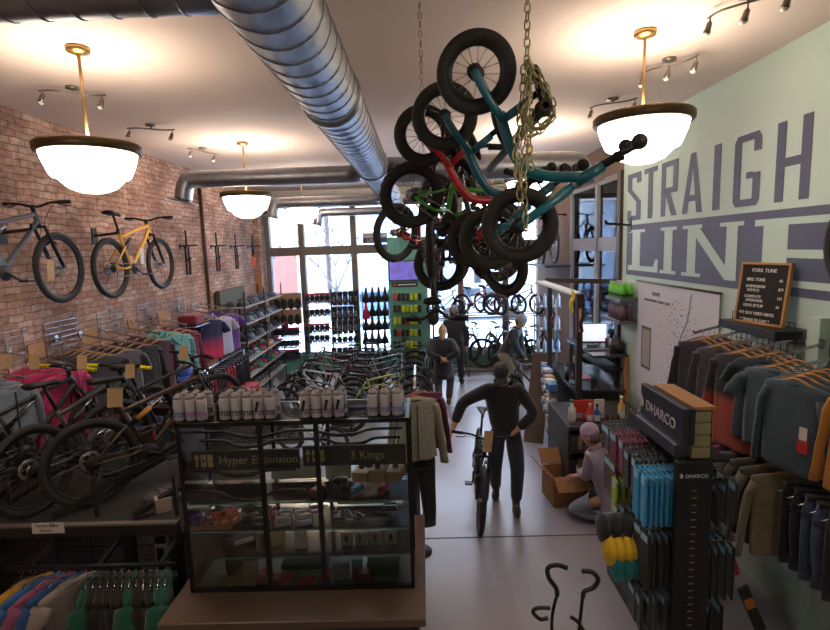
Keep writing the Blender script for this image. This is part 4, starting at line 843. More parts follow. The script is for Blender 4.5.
# clothes stand right of the case is built with the clothes
# ================================================================ CLOTHES
def loft(b, rings, mi=0, close=True):
    n = len(rings[0]); vs = [p for r in rings for p in r]; k = len(rings)
    fs = [(i*n+j, i*n+(j+1) % n, (i+1)*n+(j+1) % n, (i+1)*n+j) for i in range(k-1) for j in range(n)]
    if close: fs += [tuple(range(n))[::-1], tuple((k-1)*n+j for j in range(n))]
    b.add(vs, fs, mi)
def sq(a, e): c = math.cos(a); s = math.sin(a); return (abs(c)**e*(1 if c > 0 else -1), abs(s)**e*(1 if s > 0 else -1))
def top_mesh(b, w, L, sl, seed, hood=False, th=.05, zip_=False, slack=0):
    # x across the shoulders, y thickness, hanging down from z=0 (hook); shoulder line at z=-.11
    rr = random.Random(seed); n = 26; z0 = -.085; prof = [(0, .055, .03), (.012, .075, .034), (.03, w*.36, .03), (.05, w*.46, .034), (.075, w*.5, .04), (.16, w*.47, th*.62), (.28, w*.455, th*.7), (.45, w*.46, th*.75), (.62, w*.465, th*.78), (.8, w*.475, th*.8), (.97, w*.48, th*.82), (1.0, w*.478, th*.78)]
    ph = [rr.uniform(0, 6.28) for _ in range(4)]; rings = []
    for (t, hw, hy) in prof:
        z = z0-t*L; ring = []
        for j in range(n):
            a = 2*pi*j/n; cx, sy = sq(a, .75); fold = (math.sin(cx*9+ph[0])*.35+math.sin(cx*15+ph[1]+t*2)*.3)*min(1, t*2.2)
            ring.append((cx*hw*(1-.05*math.sin(t*5+ph[2])*t), sy*hy*(1+.5*fold)+fold*.03, z+(.01*math.sin(cx*6+ph[3]) if t > .9 else 0)))
        rings.append(ring)
    loft(b, rings)
    for s in (-1, 1):
        if sl <= 0: continue
        out = .55 if sl < .35 else .16; p0_ = V((s*w*.43, 0, z0-.085)); pts = [p0_]; k = 7
        for i in range(1, k+1):
            t = i/k; pts.append(p0_+V((s*(sl*out*math.sin(t*1.3)*.9+.012), math.sin(t*3+ph[0])*.02-.01*t, -sl*t*(1 if out < .3 else .85))))
        r0 = .08 if sl < .35 else .066; r1 = .075 if sl < .35 else .045
        b.tube(pts, [lerp(r0, r1, i/k)*(1+.06*math.sin(i*2.1+ph[1])) for i in range(k+1)], 12, 0, True, False, .5)
    if hood: b.ell((0, .035, z0-.06), (.13, .055, .1), 0, 14, 8); b.tube(bez([(-.1, -.03, z0-.02), (-.05, -.06, z0-.09), (0, -.065, z0-.12), (.05, -.06, z0-.09), (.1, -.03, z0-.02)], 4), .022, 8)
def collar(b, w, c=0): b.tube([(math.cos(a)*.07, math.sin(a)*.032, -.088-.02*(math.sin(a) < -.2)) for a in [2*pi*k/16 for k in range(16)]], .008, 6, c, closed=True)
def pants_mesh(b, w, L, seed):
    rr = random.Random(seed); ph = [rr.uniform(0, 6) for _ in range(3)]
    rings = []; n = 20
    for t, hw in ((0, w*.42), (.02, w*.43), (.3, w*.5), (.45, w*.5)):
        rings.append([(sq(2*pi*j/n, .8)[0]*hw, sq(2*pi*j/n, .8)[1]*(.03+.02*t), -.06-t*L*.6) for j in range(n)])
    loft(b, rings)
    for s in (-1, 1):
        pts = [(s*w*.25+.0, 0, -.06-.2*L), (s*w*.26, .004, -.06-.5*L), (s*w*.27+.01*math.sin(ph[0]), -.004, -.06-.8*L), (s*w*.28, 0, -.06-L)]
        b.tube(pts, [w*.25, w*.235, w*.2, w*.19], 14, 0, True, False, .28)
def hanger(loc, rz, label, grp, wood=True, w=.42, tilt=0):
    k = ('hg', wood, w)
    def f(b):
        b.tube(bez([(-w/2, 0, -.135), (-w/4, 0, -.1), (-.02, 0, -.072), (.02, 0, -.072), (w/4, 0, -.1), (w/2, 0, -.135)], 4), [.011]*21 if wood else [.004]*21, 8, 0, True, False, .7)
        if not wood: b.cyl((-w/2, 0, -.135), (w/2, 0, -.135), .003, 5)
    t = part('clothes_hanger', k, f, [WOOD if wood else CHR], None, loc); t.rotation_euler = (0, 0, rz); tag(t, label, 'hanger', grp)
    part('hook', 'hgh', lambda b: b.tube(bez([(0, 0, -.07), (0, 0, -.03), (.012, 0, -.02), (.02, 0, 0), (.0, 0, .018), (-.018, 0, .002)], 4), .0022, 5), [CHR], t); return t
def gar(kind, col, loc, rz, label, grp=None, w=.48, L=.66, seed=0, hang=None, wood=True, name=None, acc=None, tilt=0, m=None, gl=None, cat=None, nohang=False):
    K = {'tee': ('tee_shirt', .2, 'shirt'), 'long': ('long_sleeve_shirt', .56, 'shirt'), 'hoodie': ('hoodie', .56, 'hoodie'), 'jacket': ('jacket', .58, 'jacket'), 'vest': ('sleeveless_top', 0, 'shirt'), 'pants': ('trousers', 0, 'trousers'), 'shorts': ('shorts', 0, 'shorts')}[kind]
    M = m or fab(*col); seed = seed % 4
    if kind in ('pants', 'shorts'): f = lambda b: pants_mesh(b, w*.75, L, seed)
    else: f = lambda b: top_mesh(b, w, L, K[1], seed, kind in ('hoodie',))
    o = part(name or K[0], ('g', kind, col, w, L, seed, m.name if m else 0), f, [M], None, loc); o.rotation_euler = (0, tilt, rz); tag(o, label, cat or K[2], grp)
    if kind in ('tee', 'long', 'jacket'): part('collar', ('gc', acc or col), lambda b: collar(b, w), [fab(*(acc or tuple(int(c*.75) for c in col)))], o)
    if kind == 'hoodie': part('drawstring', ('gd', acc), lambda b: (b.tube([(-.02, -.06, -.2), (-.022, -.062, -.3)], .003, 5), b.tube([(.02, -.06, -.2), (.022, -.062, -.31)], .003, 5)), [fab(*(acc or (200, 200, 200)))], o)
    if kind == 'jacket': part('zip', ('gz', w, L), lambda b: b.box((0, -.058, -.1-L*.5), (.008, .012, L*.86)), [STL], o)
    if kind in ('pants', 'shorts'): part('waistband', ('gw', w, acc), lambda b: b.box((0, 0, -.075), (w*.75*.86, .068, .035), 0, None, .008), [fab(*(acc or (20, 20, 22)))], o)
    if not nohang: hanger(loc, rz, gl or ('wooden' if wood else 'wire')+' hanger holding the '+label[:0], gl or 'hangers', wood) if gl else None
    return o
def spec_mat(name, c0, c1, z0, z1):     # dyed cloth that fades between two colours down its length
    if name in MATS: return MATS[name]
    m = mat(name, c0, .9, sheen=.2); nt = m.node_tree; L = nt.links; N = nt.nodes.new; tc = [n for n in nt.nodes if n.type == 'TEX_COORD'][0]
    sp = N('ShaderNodeSeparateXYZ'); L.new(tc.outputs['Object'], sp.inputs[0]); mr = N('ShaderNodeMapRange'); mr.inputs[1].default_value = z0; mr.inputs[2].default_value = z1; L.new(sp.outputs[2], mr.inputs[0])
    mx = N('ShaderNodeMix'); mx.data_type = 'RGBA'; mx.inputs[6].default_value = (*c0, 1); mx.inputs[7].default_value = (*c1, 1); L.new(mr.outputs[0], mx.inputs[0]); L.new(mx.outputs[2], nt.nodes['Principled BSDF'].inputs['Base Color']); return m
GRAD = spec_mat('navy_to_magenta_dye', srgb(36, 32, 72), srgb(190, 30, 70), -.35, -.62)
RUST = spec_mat('black_to_rust_dye', srgb(30, 30, 34), srgb(150, 60, 40), -.42, -.5)
MAR = spec_mat('charcoal_to_maroon_dye', srgb(60, 30, 40), srgb(70, 26, 34), -.3, -.6)
# wall-mounted slat grids, wood boards and sloping arms on the brick wall
def wirepanel(y0, y1, z0, z1, label, x=XL+.03):
    b = MB(); n = int((z1-z0)/.055)
    for i in range(n+1): b.cyl((x, y0, z0+i*(z1-z0)/n), (x, y1, z0+i*(z1-z0)/n), .004, 5)
    for y in (y0+.02, (y0+y1)/2, y1-.02): b.cyl((x-.02, y, z0), (x-.02, y, z1), .005, 5)
    for y in (y0+.02, y1-.02): b.cyl((x, y, z1-.03), (XL, y, z1-.03), .006, 5)
    tag(b.build('wire_panel', CHR), label, 'rack panel')
ys = [(4.55, 5.05), (5.3, 5.85), (6.2, 6.8), (7.1, 7.6), (8.05, 8.6)]
for i, (a, b_) in enumerate(ys): wirepanel(a, b_, 1.95, 2.42, 'chromed wire wall panel, %s from the left under the hung bikes' % ['first', 'second', 'third', 'fourth', 'fifth'][i])
for i, (a, b_) in enumerate(((5.06, 5.28), (5.88, 6.16), (6.85, 7.05), (7.65, 7.95))): tag(MB().b2((XL, a, 2.08), (XL+.025, b_, 2.24)).build('wood_board', OAK), 'bare wood board on the brick wall, %s from the left between wire panels' % ['first', 'second', 'third', 'fourth'][i], 'board')
def arm(y, z, label, L=.55, drop=.12, x=XL+.02, s=1, dy=0):
    b = MB(); b.bar((x, y, z), (x+s*L, y+dy, z-drop), .012, .022); b.box((x+s*.01, y, z), (.02, .05, .07))
    b.cyl((x+s*L, y+dy, z-drop), (x+s*(L+.005), y+dy, z-drop+.03), .006, 6); return tag(b.build('sloping_rail', CHR), label, 'arm')
def armrow(y, z, items, label, grp, kind, gk, L=.55, drop=.12, x=XL+.02, s=1, rz=None, wood=True, w=.46, Ln=.66, start=.2, step=None, name=None, dy=0):
    arm(y, z, 'chrome sloping arm carrying the '+label, L, drop, x, s, dy); n = len(items); step = step or (L-start-.03)/max(1, n-1)
    for i, (c, k, lb) in enumerate(items):
        t = (start+i*step)/L; loc = (x+s*(start+i*step), y+dy*t, z-drop*t-.012); a = (rz if rz is not None else pi/2)+R.uniform(-.06, .06)
        m = c if not isinstance(c, tuple) else None
        gar(k, (0, 0, 0) if m else c, loc, a, lb or '%s packed on an arm of the left wall' % label, None if lb else grp, w, Ln, i, m=m, gl=None, nohang=True, name=name)
        hanger(loc, a, '%s hanger on the arm with the %s' % ('wooden' if wood else 'clear plastic', label), 'hangers with the '+label, wood)
A = pi/2-.3
armrow(4.3, 2.2, [((100, 106, 118), 'jacket', None), ((110, 120, 136), 'jacket', None), ((124, 132, 144), 'jacket', 'pale blue-grey jacket at the front of the leftmost wall arm')], 'pale blue-grey jackets', 'pale jackets on the leftmost arm', 0, 0, rz=A, wood=False, Ln=.5, w=.4, start=.16, step=.12)
armrow(4.8, 2.22, [((176, 44, 92), 'jacket', None), ((182, 46, 96), 'jacket', None), ((196, 52, 104), 'jacket', 'glossy pink jacket facing out behind the yellow grips')], 'pink jackets', 'pink jackets on the left wall', 0, 0, rz=A, wood=False, w=.5)
armrow(5.45, 2.24, [((52, 50, 56), 'tee', None)]*5+[((60, 58, 64), 'tee', 'charcoal shirt at the front of the arm right of the pink jacket')], 'charcoal tees', 'charcoal tees on the left wall', 0, 0, rz=A)
armrow(5.85, 2.22, [((36, 34, 38), 'tee', None)]*4+[((88, 84, 90), 'tee', 'grey and black tee facing out under a wooden hanger')], 'black and grey tees', 'black and grey tees on the left wall', 0, 0, rz=A)
armrow(6.25, 2.2, [((30, 30, 34), 'long', None)]*3+[((34, 34, 38), 'long', 'black long-sleeved top beside the grey and black tee')], 'black long sleeves', 'black long sleeves on the left wall', 0, 0, rz=A)
armrow(6.6, 2.2, [((92, 34, 44), 'long', None), ((84, 30, 42), 'long', None), ((76, 40, 46), 'long', None), (MAR, 'long', 'dark maroon long-sleeved shirt just left of the teal hoodie')], 'maroon long sleeves', 'maroon long sleeves on the left wall', 0, 0, rz=A, Ln=.72)
armrow(6.95, 2.22, [((96, 150, 150), 'hoodie', None), ((100, 160, 160), 'hoodie', 'light teal hoodie facing out on the left wall')], 'teal hoodies', 'teal hoodies on the left wall', 0, 0, rz=A-.15, w=.5, L=.62, start=.35)
armrow(7.4, 2.2, [((104, 40, 58), 'long', None)]*3+[((112, 44, 62), 'long', 'wine red long-sleeved shirt right of the teal hoodie')], 'wine red shirts', 'wine red shirts on the left wall', 0, 0, rz=A)
armrow(8.3, 2.24, [(GRAD, 'tee', None)]*3+[(GRAD, 'tee', 'navy to magenta fading jersey facing out with a white crest')], 'navy to magenta jerseys', 'fading jerseys on the left wall', 0, 0, rz=A-.1, w=.5)
armrow(8.8, 2.22, [((140, 136, 160), 'tee', None), ((176, 174, 190), 'tee', 'silver lilac jersey right of the fading jerseys')], 'silver lilac jerseys', 'silver lilac jerseys on the left wall', 0, 0, rz=A-.1)
armrow(9.15, 2.22, [((84, 40, 110), 'tee', None), ((92, 44, 120), 'tee', 'purple jersey nearest the cap shelves')], 'purple jerseys', 'purple jerseys on the left wall', 0, 0, rz=A-.1)
# lower rail with dark clothes and red trousers
lr = MB(); lr.cyl((-3.45, 6.2, 1.28), (-3.45, 9.6, 1.28), .014, 8)
for y in (6.2, 7.9, 9.6): lr.cyl((-3.45, y, 0), (-3.45, y, 1.28), .014, 8); lr.bar((XL, y, 1.28), (-3.45, y, 1.28), .02, .02)
tag(lr.build('clothes_rail', CHR), 'long low chrome rail running along the brick wall', 'rail')
for i in range(22):
    y = 6.45+i*.14; red = i in (3, 4, 9, 10, 14, 15, 16); c = (150, 30, 46) if red else [(36, 36, 40), (48, 46, 52), (30, 32, 40)][i % 3]
    loc = (-3.45, y, 1.27); gar('shorts' if not red else 'pants', c, loc, R.uniform(-.1, .1), ('red trousers' if red else 'dark shorts')+' hung on the low rail along the brick wall', ('red trousers' if red else 'dark shorts')+' on the low rail', .44, .5 if not red else .72, i, nohang=True)
    hanger(loc, 0, 'wire hanger on the low rail along the brick wall', 'wire hangers on the low rail', False, .34)
# second low row nearer, behind the platform bikes
for i in range(9):
    y = 5.0+i*.14; loc = (-3.3, y, 1.35); gar('shorts', [(60, 80, 110), (40, 40, 46), (196, 50, 90)][i % 3], loc, .4+R.uniform(-.1, .1), ['blue', 'black', 'pink'][i % 3]+' shorts hung low behind the platform bikes', ['blue', 'black', 'pink'][i % 3]+' shorts behind the platform bikes', .4, .5, i, nohang=True)
tag(MB().cyl((-3.3, 4.9, 1.34), (-3.3, 6.2, 1.34), .012, 8).cyl((-3.3, 6.15, 0), (-3.3, 6.15, 1.34), .014, 8).cyl((-3.3, 5.5, 0), (-3.3, 5.5, 1.34), .014, 8).build('clothes_rail', CHR), 'short chrome rail of shorts behind the platform bikes', 'rail')
# shelves with caps and helmets
sh = thing('shelving_unit', 'tall dark steel shelving of caps and helmets by the shop window corner', 'shelf', (-3.7, 11, 0))
for y in (9.75, 11.0, 12.35):
    for x in (-3.98, -3.42): sub(MB().b2((x-.012, y-.012, 0), (x+.012, y+.012, 2.35)), 'post', BLK, sh)
SHZ = [.35, .68, 1.0, 1.36, 1.72, 2.05]
for z in SHZ: sub(MB().b2((-3.99, 9.75, z-.02), (-3.4, 12.35, z), 0, .003), 'shelf', mat('pale_shelf', srgb(176, 168, 160), .5, 0, .05), sh)
sub(MB().b2((-3.99, 9.8, 2.1), (-3.9, 11.2, 2.38)), 'olive_panel', mat('olive_header', srgb(84, 80, 60), .7, 0, .2), sh)
def cap(x, y, z, c, label, grp, rz=0):
    t = part('cap', ('cap', c), lambda b: (b.ell((0, 0, .03), (.085, .085, .085), 0, 14, 8, None, lambda v: V((v.x, v.y, max(v.z, -.3)))), b.ell((.1, 0, .018), (.075, .07, .008), 0, 12, 6)), [fab(*c)], None, (x, y, z)); t.rotation_euler = (0, 0, rz); tag(t, label, 'cap', grp); part('button', 'capb', lambda b: b.ell((0, 0, .116), (.009, .009, .005)), [PLA], t)
def helmet(x, y, z, c, label, grp, rz=0):
    t = part('helmet', ('hel', c), lambda b: (b.ell((0, 0, .07), (.135, .1, .09), 0, 18, 10, None, lambda v: V((v.x, v.y, max(v.z, -.55)))), b.tube(bez([(.12, -.07, .09), (.19, 0, .1), (.12, .07, .09)], 4), .008, 6)), [paint(*c)], None, (x, y, z)); t.rotation_euler = (0, 0, rz); tag(t, label, 'helmet', grp)
    part('vents', 'helv', lambda b: [b.ell((dx, dy, .15-abs(dy)*.5-abs(dx)*.15), (.05, .009, .014)) for dy in (-.05, 0, .05) for dx in (-.05, .05)], [PLA], t)
CC = [[(60, 60, 64), (96, 100, 110), (40, 44, 52)], [(96, 110, 130), (60, 66, 80), (150, 154, 160)], [(40, 40, 44), (66, 70, 78), (130, 134, 140)], [(190, 60, 60), (60, 120, 130), (220, 120, 60), (190, 190, 186), (60, 80, 110)], [(70, 160, 90), (200, 60, 90), (50, 90, 150), (60, 66, 76)], [(60, 60, 66)]]
for si, z in enumerate(SHZ[::-1]):
    for k in range(11):
        y = 9.95+k*.215; c = CC[min(si, 5)][k % len(CC[min(si, 5)])]
        for rw in (0, 1):
            x = -3.56-rw*.2
            if si in (3, 4) and k < 3: 
                if rw == 0: helmet(x-.05, y, z, (200, 44, 44) if k == 1 and si == 4 else (50, 50, 54), ('red helmet' if k == 1 and si == 4 else 'dark helmet')+' on the shelving by the window', 'helmets on the shelving by the window')
            elif si < 5: cap(x, y, z, c, 'cap on the %s shelf of the unit by the window' % ['top', 'second', 'third', 'fourth', 'fifth'][si], 'caps on the %s window-corner shelf' % ['top', 'second', 'third', 'fourth', 'fifth'][si], R.uniform(-.3, .3))
            elif rw == 0: helmet(x-.05, y, z, (44, 44, 48), 'dark helmet on the bottom shelf of the unit by the window', 'dark helmets on the bottom shelf')
q = PX(210, 390, -3.35); bxr = MB().b2((-3.5, 8.95, .0), (-3.2, 9.65, .62), 0, .01); tag(bxr.build('crate', mat('red_white_crate', srgb(178, 52, 50), .6, 0, .1)), 'red printed crate on the floor at the near end of the cap shelves', 'crate')
t = MB().ell((0, 0, 0), (.1, .1, .11)).build('woollen_hat', fab(110, 40, 66), None, (-3.4, 12.42, 1.3)); tag(t, 'maroon woollen hat hooked on the end of the cap shelves', 'hat')
bk = thing('shelf_box', 'dark red folded jersey in a clear bin on the left wall shelf', 'box', (-3.6, 7.85, 2.02)); sub(MB().box((-3.6, 7.85, 2.1), (.3, .34, .16), 0, None, .03), 'folded_jersey', fab(120, 30, 44), bk); sub(MB().b2((-4.0, 7.6, 2.0), (-3.42, 8.1, 2.02)), 'wire_shelf', CHR, bk)
# ---- clothes hanging in front of the platform
tag(MB().cyl((-3.1, 3.42, .885), (-1.85, 3.42, .885), .016, 8).bar((-2.9, 3.75, .94), (-2.9, 3.42, .885), .03, .03).bar((-2.4, 3.75, .94), (-2.4, 3.42, .885), .03, .03).bar((-1.95, 3.75, .94), (-1.95, 3.42, .885), .03, .03).build('clothes_rail', BLK), 'black hanging rail in front of the raised platform', 'rail')
for i in range(12):
    x = -2.5+i*.052; c = [(22, 20, 24), (14, 76, 60)][i in (0, 6, 10, 11)]
    loc = (x, 3.42, .84); gar('tee' if c[1] > 60 else 'long', c, loc, pi/2+.35+R.uniform(-.1, .1), ('green youth jersey' if c[1] > 60 else 'black youth jersey')+' on the rail below the platform', ('green' if c[1] > 60 else 'black')+' jerseys below the platform', .42, .6, i, nohang=True)
    hanger(loc, pi/2+.35, 'clear hanger on the rail below the platform', 'clear hangers below the platform', False, .36)
for i, (c, n_) in enumerate((((180, 128, 40), 'mustard yellow'), ((40, 96, 150), 'bright blue'), ((140, 76, 108), 'pink'), ((30, 72, 124), 'blue'), ((140, 128, 122), 'pale grey'))):
    loc = (-2.98+i*.085, 3.42, .85); gar('tee', c, loc, 1.1, n_+' youth jersey at the left end of the rail below the platform', None, .42, .6, i, nohang=True); hanger(loc, 1.1, 'clear hanger holding a bright youth jersey below the platform', 'clear hangers of bright jerseys', False, .36)
# boxes of gloves under the platform corner
for i in range(4): 
    q = thing('packaged_gloves', 'black and white glove packet hanging between the platform and the glass case', 'packet', (-2.2+i*.11, 3.88+.02*i, .62), 0, 'glove packets by the platform post'); MB().box((0, 0, 0), (.09, .02, .3), 0, None, .004).build('pack', mat('pack_grey', srgb(120, 120, 126), .4, 0, .3, 20), q); MB().box((0, -.012, .02), (.06, .008, .2), 0, None, .003).build('glove', PLA, q); MB().box((0, 0, .18), (.09, .006, .06)).build('header_card', PLA, q)
# ---- stand right of the glass case
cs2 = thing('clothes_stand', 'black clothes stand just behind the right side of the glass case', 'clothes stand', (-.1, 4.9, 0)); sub(MB().lathe([(0, 0), (.12, 0), (.12, .015), (0, .02)], (-.1, 4.9, 0), (0, 0, 1)).cyl((-.1, 4.9, 0), (-.1, 4.9, 1.86), .014, 8), 'stand_pole', BLK, cs2); sub(MB().cyl((-.1, 4.55, 1.82), (-.1, 5.3, 1.86), .012, 8), 'top_bar', CHR, cs2)
PAT = mat('patterned_fleece', srgb(150, 144, 132), .95, 0, .5, 28)
gar('jacket', (1, 1, 1), (-.1, 4.62, 1.8), .35, 'grey patterned fleece hanging at the front of the stand behind the case', None, .42, .6, 1, m=PAT, nohang=True)
gar('long', (96, 34, 66), (-.06, 4.75, 1.81), .4, 'maroon long-sleeved top on the stand right of the patterned fleece', None, .5, .56, 2, nohang=True)
gar('pants', (26, 24, 28), (-.09, 4.66, 1.28), .3, 'black trousers hanging below the fleece beside the case', None, .46, .82, 1, nohang=True)
for k, (y, z) in enumerate(((4.62, 1.8), (4.75, 1.81))): hanger((-.1+.04*k, y, z), .35, 'wooden hanger of the %s on the stand by the case' % ['patterned fleece', 'maroon top'][k], None)
# ================================================================ RIGHT WALL AND CENTRE RACK
def gridp(x, y0, y1, z0, z1, label, st=.075):
    b = MB(); n = round((z1-z0)/st); k = round((y1-y0)/st)
    for i in range(n+1): b.cyl((x, y0, z0+i*(z1-z0)/n), (x, y1, z0+i*(z1-z0)/n), .0035, 5)
    for i in range(k+1): b.cyl((x, y0+i*(y1-y0)/k, z0), (x, y0+i*(y1-y0)/k, z1), .0035, 5)
    for y in (y0+.05, y1-.05):
        for z in (z0+.1, z1-.1): b.cyl((x, y, z), (XR-.004, y, z), .008, 6)
    tag(b.build('grid_panel', BLK), label, 'rack panel')
gridp(XR-.06, 3.95, 4.75, .9, 2.42, 'black wire grid panel on the mint wall behind the dark jackets'); gridp(XR-.06, 2.4, 3.6, .9, 2.42, 'black wire grid panel on the mint wall at the right frame edge')
tag(MB().b2((XR-.08, 3.68, .0), (XR-.0, 3.8, 2.5)).build('wall_batten', MINT), 'mint painted batten between the two grid panels', 'batten')
def rarm(y, z, items, label, rz, L=.4, step=.055, start=.16, Ln=.68, w=.48, wood=True, sl=0, kind=None):
    arm(y, z, 'chrome arm on the mint wall carrying the '+label, L, .1, XR-.06, -1)
    for i, (c, k, lb) in enumerate(items):
        t = (start+i*step)/L; loc = (XR-.06-(start+i*step), y, z-.1*t-.012); a = rz+R.uniform(-.07, .07); m = c if not isinstance(c, tuple) else None
        gar(k, (0, 0, 0) if m else c, loc, a, lb or label+' packed on an arm of the mint wall', None if lb else label+' on the mint wall', w, Ln, i, m=m, nohang=True)
        hanger(loc, a, ('wooden' if wood else 'clear')+' hanger on the arm with the '+label, 'hangers with the '+label, wood)
B = -pi/2+.35
rarm(4.66, 2.34, [((40, 38, 50), 'jacket', None)]*3+[((34, 32, 42), 'jacket', 'bulky black hooded jacket nearest the trail map')], 'black jackets', B, Ln=.75, w=.5)
rarm(4.36, 2.34, [((44, 40, 52), 'long', None)]*3+[((52, 48, 60), 'long', 'dark purple-grey long top between the black jacket and the rust one')], 'dark purple-grey tops', B, Ln=.78)
rarm(4.08, 2.34, [(RUST, 'long', None)]*3+[(RUST, 'long', 'black and rust two-tone jersey facing the aisle')], 'black and rust jerseys', B, Ln=.8)
rarm(3.86, 2.34, [((40, 50, 60), 'tee', None)]*3, 'dark navy tees', B)
rarm(3.66, 2.32, [((58, 72, 82), 'tee', None)]*3+[((70, 86, 96), 'tee', 'slate blue tee facing the aisle under the letter board')], 'slate blue tees', B, w=.46, Ln=.6)
rarm(3.38, 2.32, [((48, 64, 74), 'long', None)]*4+[((54, 70, 82), 'long', 'slate blue long-sleeved jersey with a white and red chest mark')], 'slate blue long sleeves', B, w=.46, Ln=.62)
lj = [o for o in bpy.data.objects if o.get('label') == 'slate blue long-sleeved jersey with a white and red chest mark'][0]
MB().box((.1, -.045, -.5), (.07, .006, .09)).build('red_mark', mat('red_print', srgb(190, 50, 50), .7), lj); MB().box((.1, -.045, -.42), (.05, .006, .1)).build('white_mark', PAP, lj)
rarm(2.9, 2.34, [((170, 112, 40), 'long', None)]*3, 'mustard long sleeves', B)
# low rail, wooden hangers
rl = MB(); rl.cyl((XR-.3, 2.2, 1.46), (XR-.3, 4.75, 1.46), .014, 8); rl.cyl((XR-.08, 2.2, 1.36), (XR-.08, 4.75, 1.36), .014, 8)
for y in (2.3, 3.3, 4.4): rl.bar((XR, y, 1.42), (XR-.3, y, 1.46), .02, .02)
tag(rl.build('clothes_rail', CHR), 'long chrome rail low on the mint wall', 'rail')
lo = [((24, 24, 28), 'long', 'black long top at the far end of the low rail on the mint wall'), ((26, 24, 30), 'long', 'black top second from the far end of the low rail'), ((104, 36, 72), 'long', 'plum long-sleeved shirt on the low rail'), ((110, 50, 82), 'long', 'lighter plum shirt next to the charcoal one on the low rail'), ((74, 70, 68), 'long', 'charcoal fleece nearest the plum shirts on the low rail'), ((84, 80, 76), 'long', 'warm grey fleece in the middle of the low rail'), ((92, 84, 78), 'long', 'taupe fleece left of the olive jacket on the low rail'), ((128, 116, 94), 'jacket', 'olive beige jacket facing the aisle on the low rail')]
for i, (c, k, lb) in enumerate(lo):
    loc = (XR-.3, 4.62-i*.145, 1.45); gar(k, c, loc, -.28+R.uniform(-.05, .05), lb, None, .46, .64, i, nohang=True); hanger(loc, -.28, 'wooden hanger on the low rail of the mint wall', 'wooden hangers on the low mint wall rail')
for i in range(7):
    loc = (XR-.3, 3.4-i*.1, 1.45); gar('pants', (54, 68, 96) if i in (2, 3) else (30, 30, 36), loc, -.3+R.uniform(-.05, .05), ('blue' if i in (2, 3) else 'black')+' trousers hung at the near end of the low rail', ('blue' if i in (2, 3) else 'black')+' trousers on the low rail', .42, .6, i, nohang=True); hanger(loc, -.3, 'wire hanger at the near end of the low mint wall rail', 'wire hangers on the low mint wall rail', False, .36)
for i, (y, rz) in enumerate(((4.0, -1.0), (3.96, -.9), (3.7, -1.1), (3.6, -.8), (3.46, -1.0), (3.3, -.9))): 
    pass
# letter board on its shelf
q0 = PX(737, 318, XR-.12); q1 = PX(797, 322, XR-.12)
tag(MB().b2((XR-.28, q1.y, q0.z-.07), (XR, q0.y, q0.z), 0, .004).build('wall_shelf', BLK), 'thick black floating shelf under the letter board', 'shelf')
lbt = thing('letter_board', 'black letter board menu in a wooden frame on the floating shelf', 'sign', (0, 0, 0))
c0, c1, c2 = V((XR-.2, PX(749, 316, XR-.2).y, q0.z+.005)), V((XR-.2, PX(783, 319, XR-.2).y, q0.z+.005)), None
W_ = .43; H_ = .5; mtx = axes((XR-.17, (q0.y+q1.y)/2+.0, q0.z+.004), (.25, -.97, 0), (.12, .03, 1)); lbt.matrix_world = mtx
MB().box((0, 0, H_/2), (W_, .02, H_), 0, None, .003).build('board', mat('felt_black', srgb(34, 30, 32), .9), lbt)
MB().b2((-W_/2-.012, -.02, 0), (-W_/2+.006, .012, H_)).b2((W_/2-.006, -.02, 0), (W_/2+.012, .012, H_)).b2((-W_/2-.012, -.02, -.004), (W_/2+.012, .012, .014)).b2((-W_/2-.012, -.02, H_-.014), (W_/2+.012, .012, H_+.004)).build('wooden_frame', OAK, lbt)
WL = mat('white_letters', srgb(225, 220, 215), .5)
for i, (s, x, sz) in enumerate((('FORK TUNE', -.12, .042), ('BIKE TUNE', -.16, .036), ('SUSPENSION\n  SERVICE', -.16, .032), ('COMPLETE\n  OVERHAUL', -.16, .032), ('GEAR SETUP', -.16, .034), ('WE BUY USED BIKES', -.19, .036), ('* TRADE IN DAY *', -.17, .034))):
    text(s, sz, M4.Translation((x, -.012, H_-.075-[0, .075, .13, .215, .29, .355, .41][i])), WL, lbt)
for k, s in enumerate(('85', '$79', '155', '30')): text(s, .03, M4.Translation((.14, -.012, H_-.15-k*.07)), WL, lbt)
# trail map
mp = thing('trail_map', 'large pale paper trail map hanging on the mint wall', 'map', (XR-.02, 6.0, 1.8))
y0, y1 = 5.03, 6.92
sub(MB().b2((XR-.026, y0, .95), (XR-.02, y1, 2.56)), 'map_sheet', mat('map_paper', srgb(204, 202, 214), .75, 0, .05, 1.2, .6, 2.5), mp)
sub(MB().cyl((XR-.03, y0-.03, 2.56), (XR-.03, y1+.03, 2.56), .012, 8), 'top_rail', mat('map_rail', srgb(60, 50, 50), .5), mp)
b = MB(); rr = random.Random(4)
for i in range(230):
    u = rr.gauss(0, .22); yy = 5.85+u-.1*rr.random(); zz = 1.75+rr.uniform(-.6, .65)
    if y0+.05 < yy < y1-.05: b.box((XR-.0275, yy, zz), (.001, rr.uniform(.008, .03), rr.uniform(.008, .014)), rr.randint(0, 1))
sub(b, 'map_marks', [mat('map_marks_brown', srgb(120, 80, 66), .7), mat('map_marks_grey', srgb(90, 90, 100), .7)], mp)
b = MB(); b.tube(bez([(XR-.027, 5.55, 2.5), (XR-.027, 5.62, 2.2), (XR-.027, 5.78, 1.9), (XR-.027, 5.7, 1.5), (XR-.027, 5.6, 1.2), (XR-.027, 5.58, 1.0)], 6), .008, 5, flat=.2); sub(b, 'map_river', mat('map_blue', srgb(84, 150, 176), .7), mp)
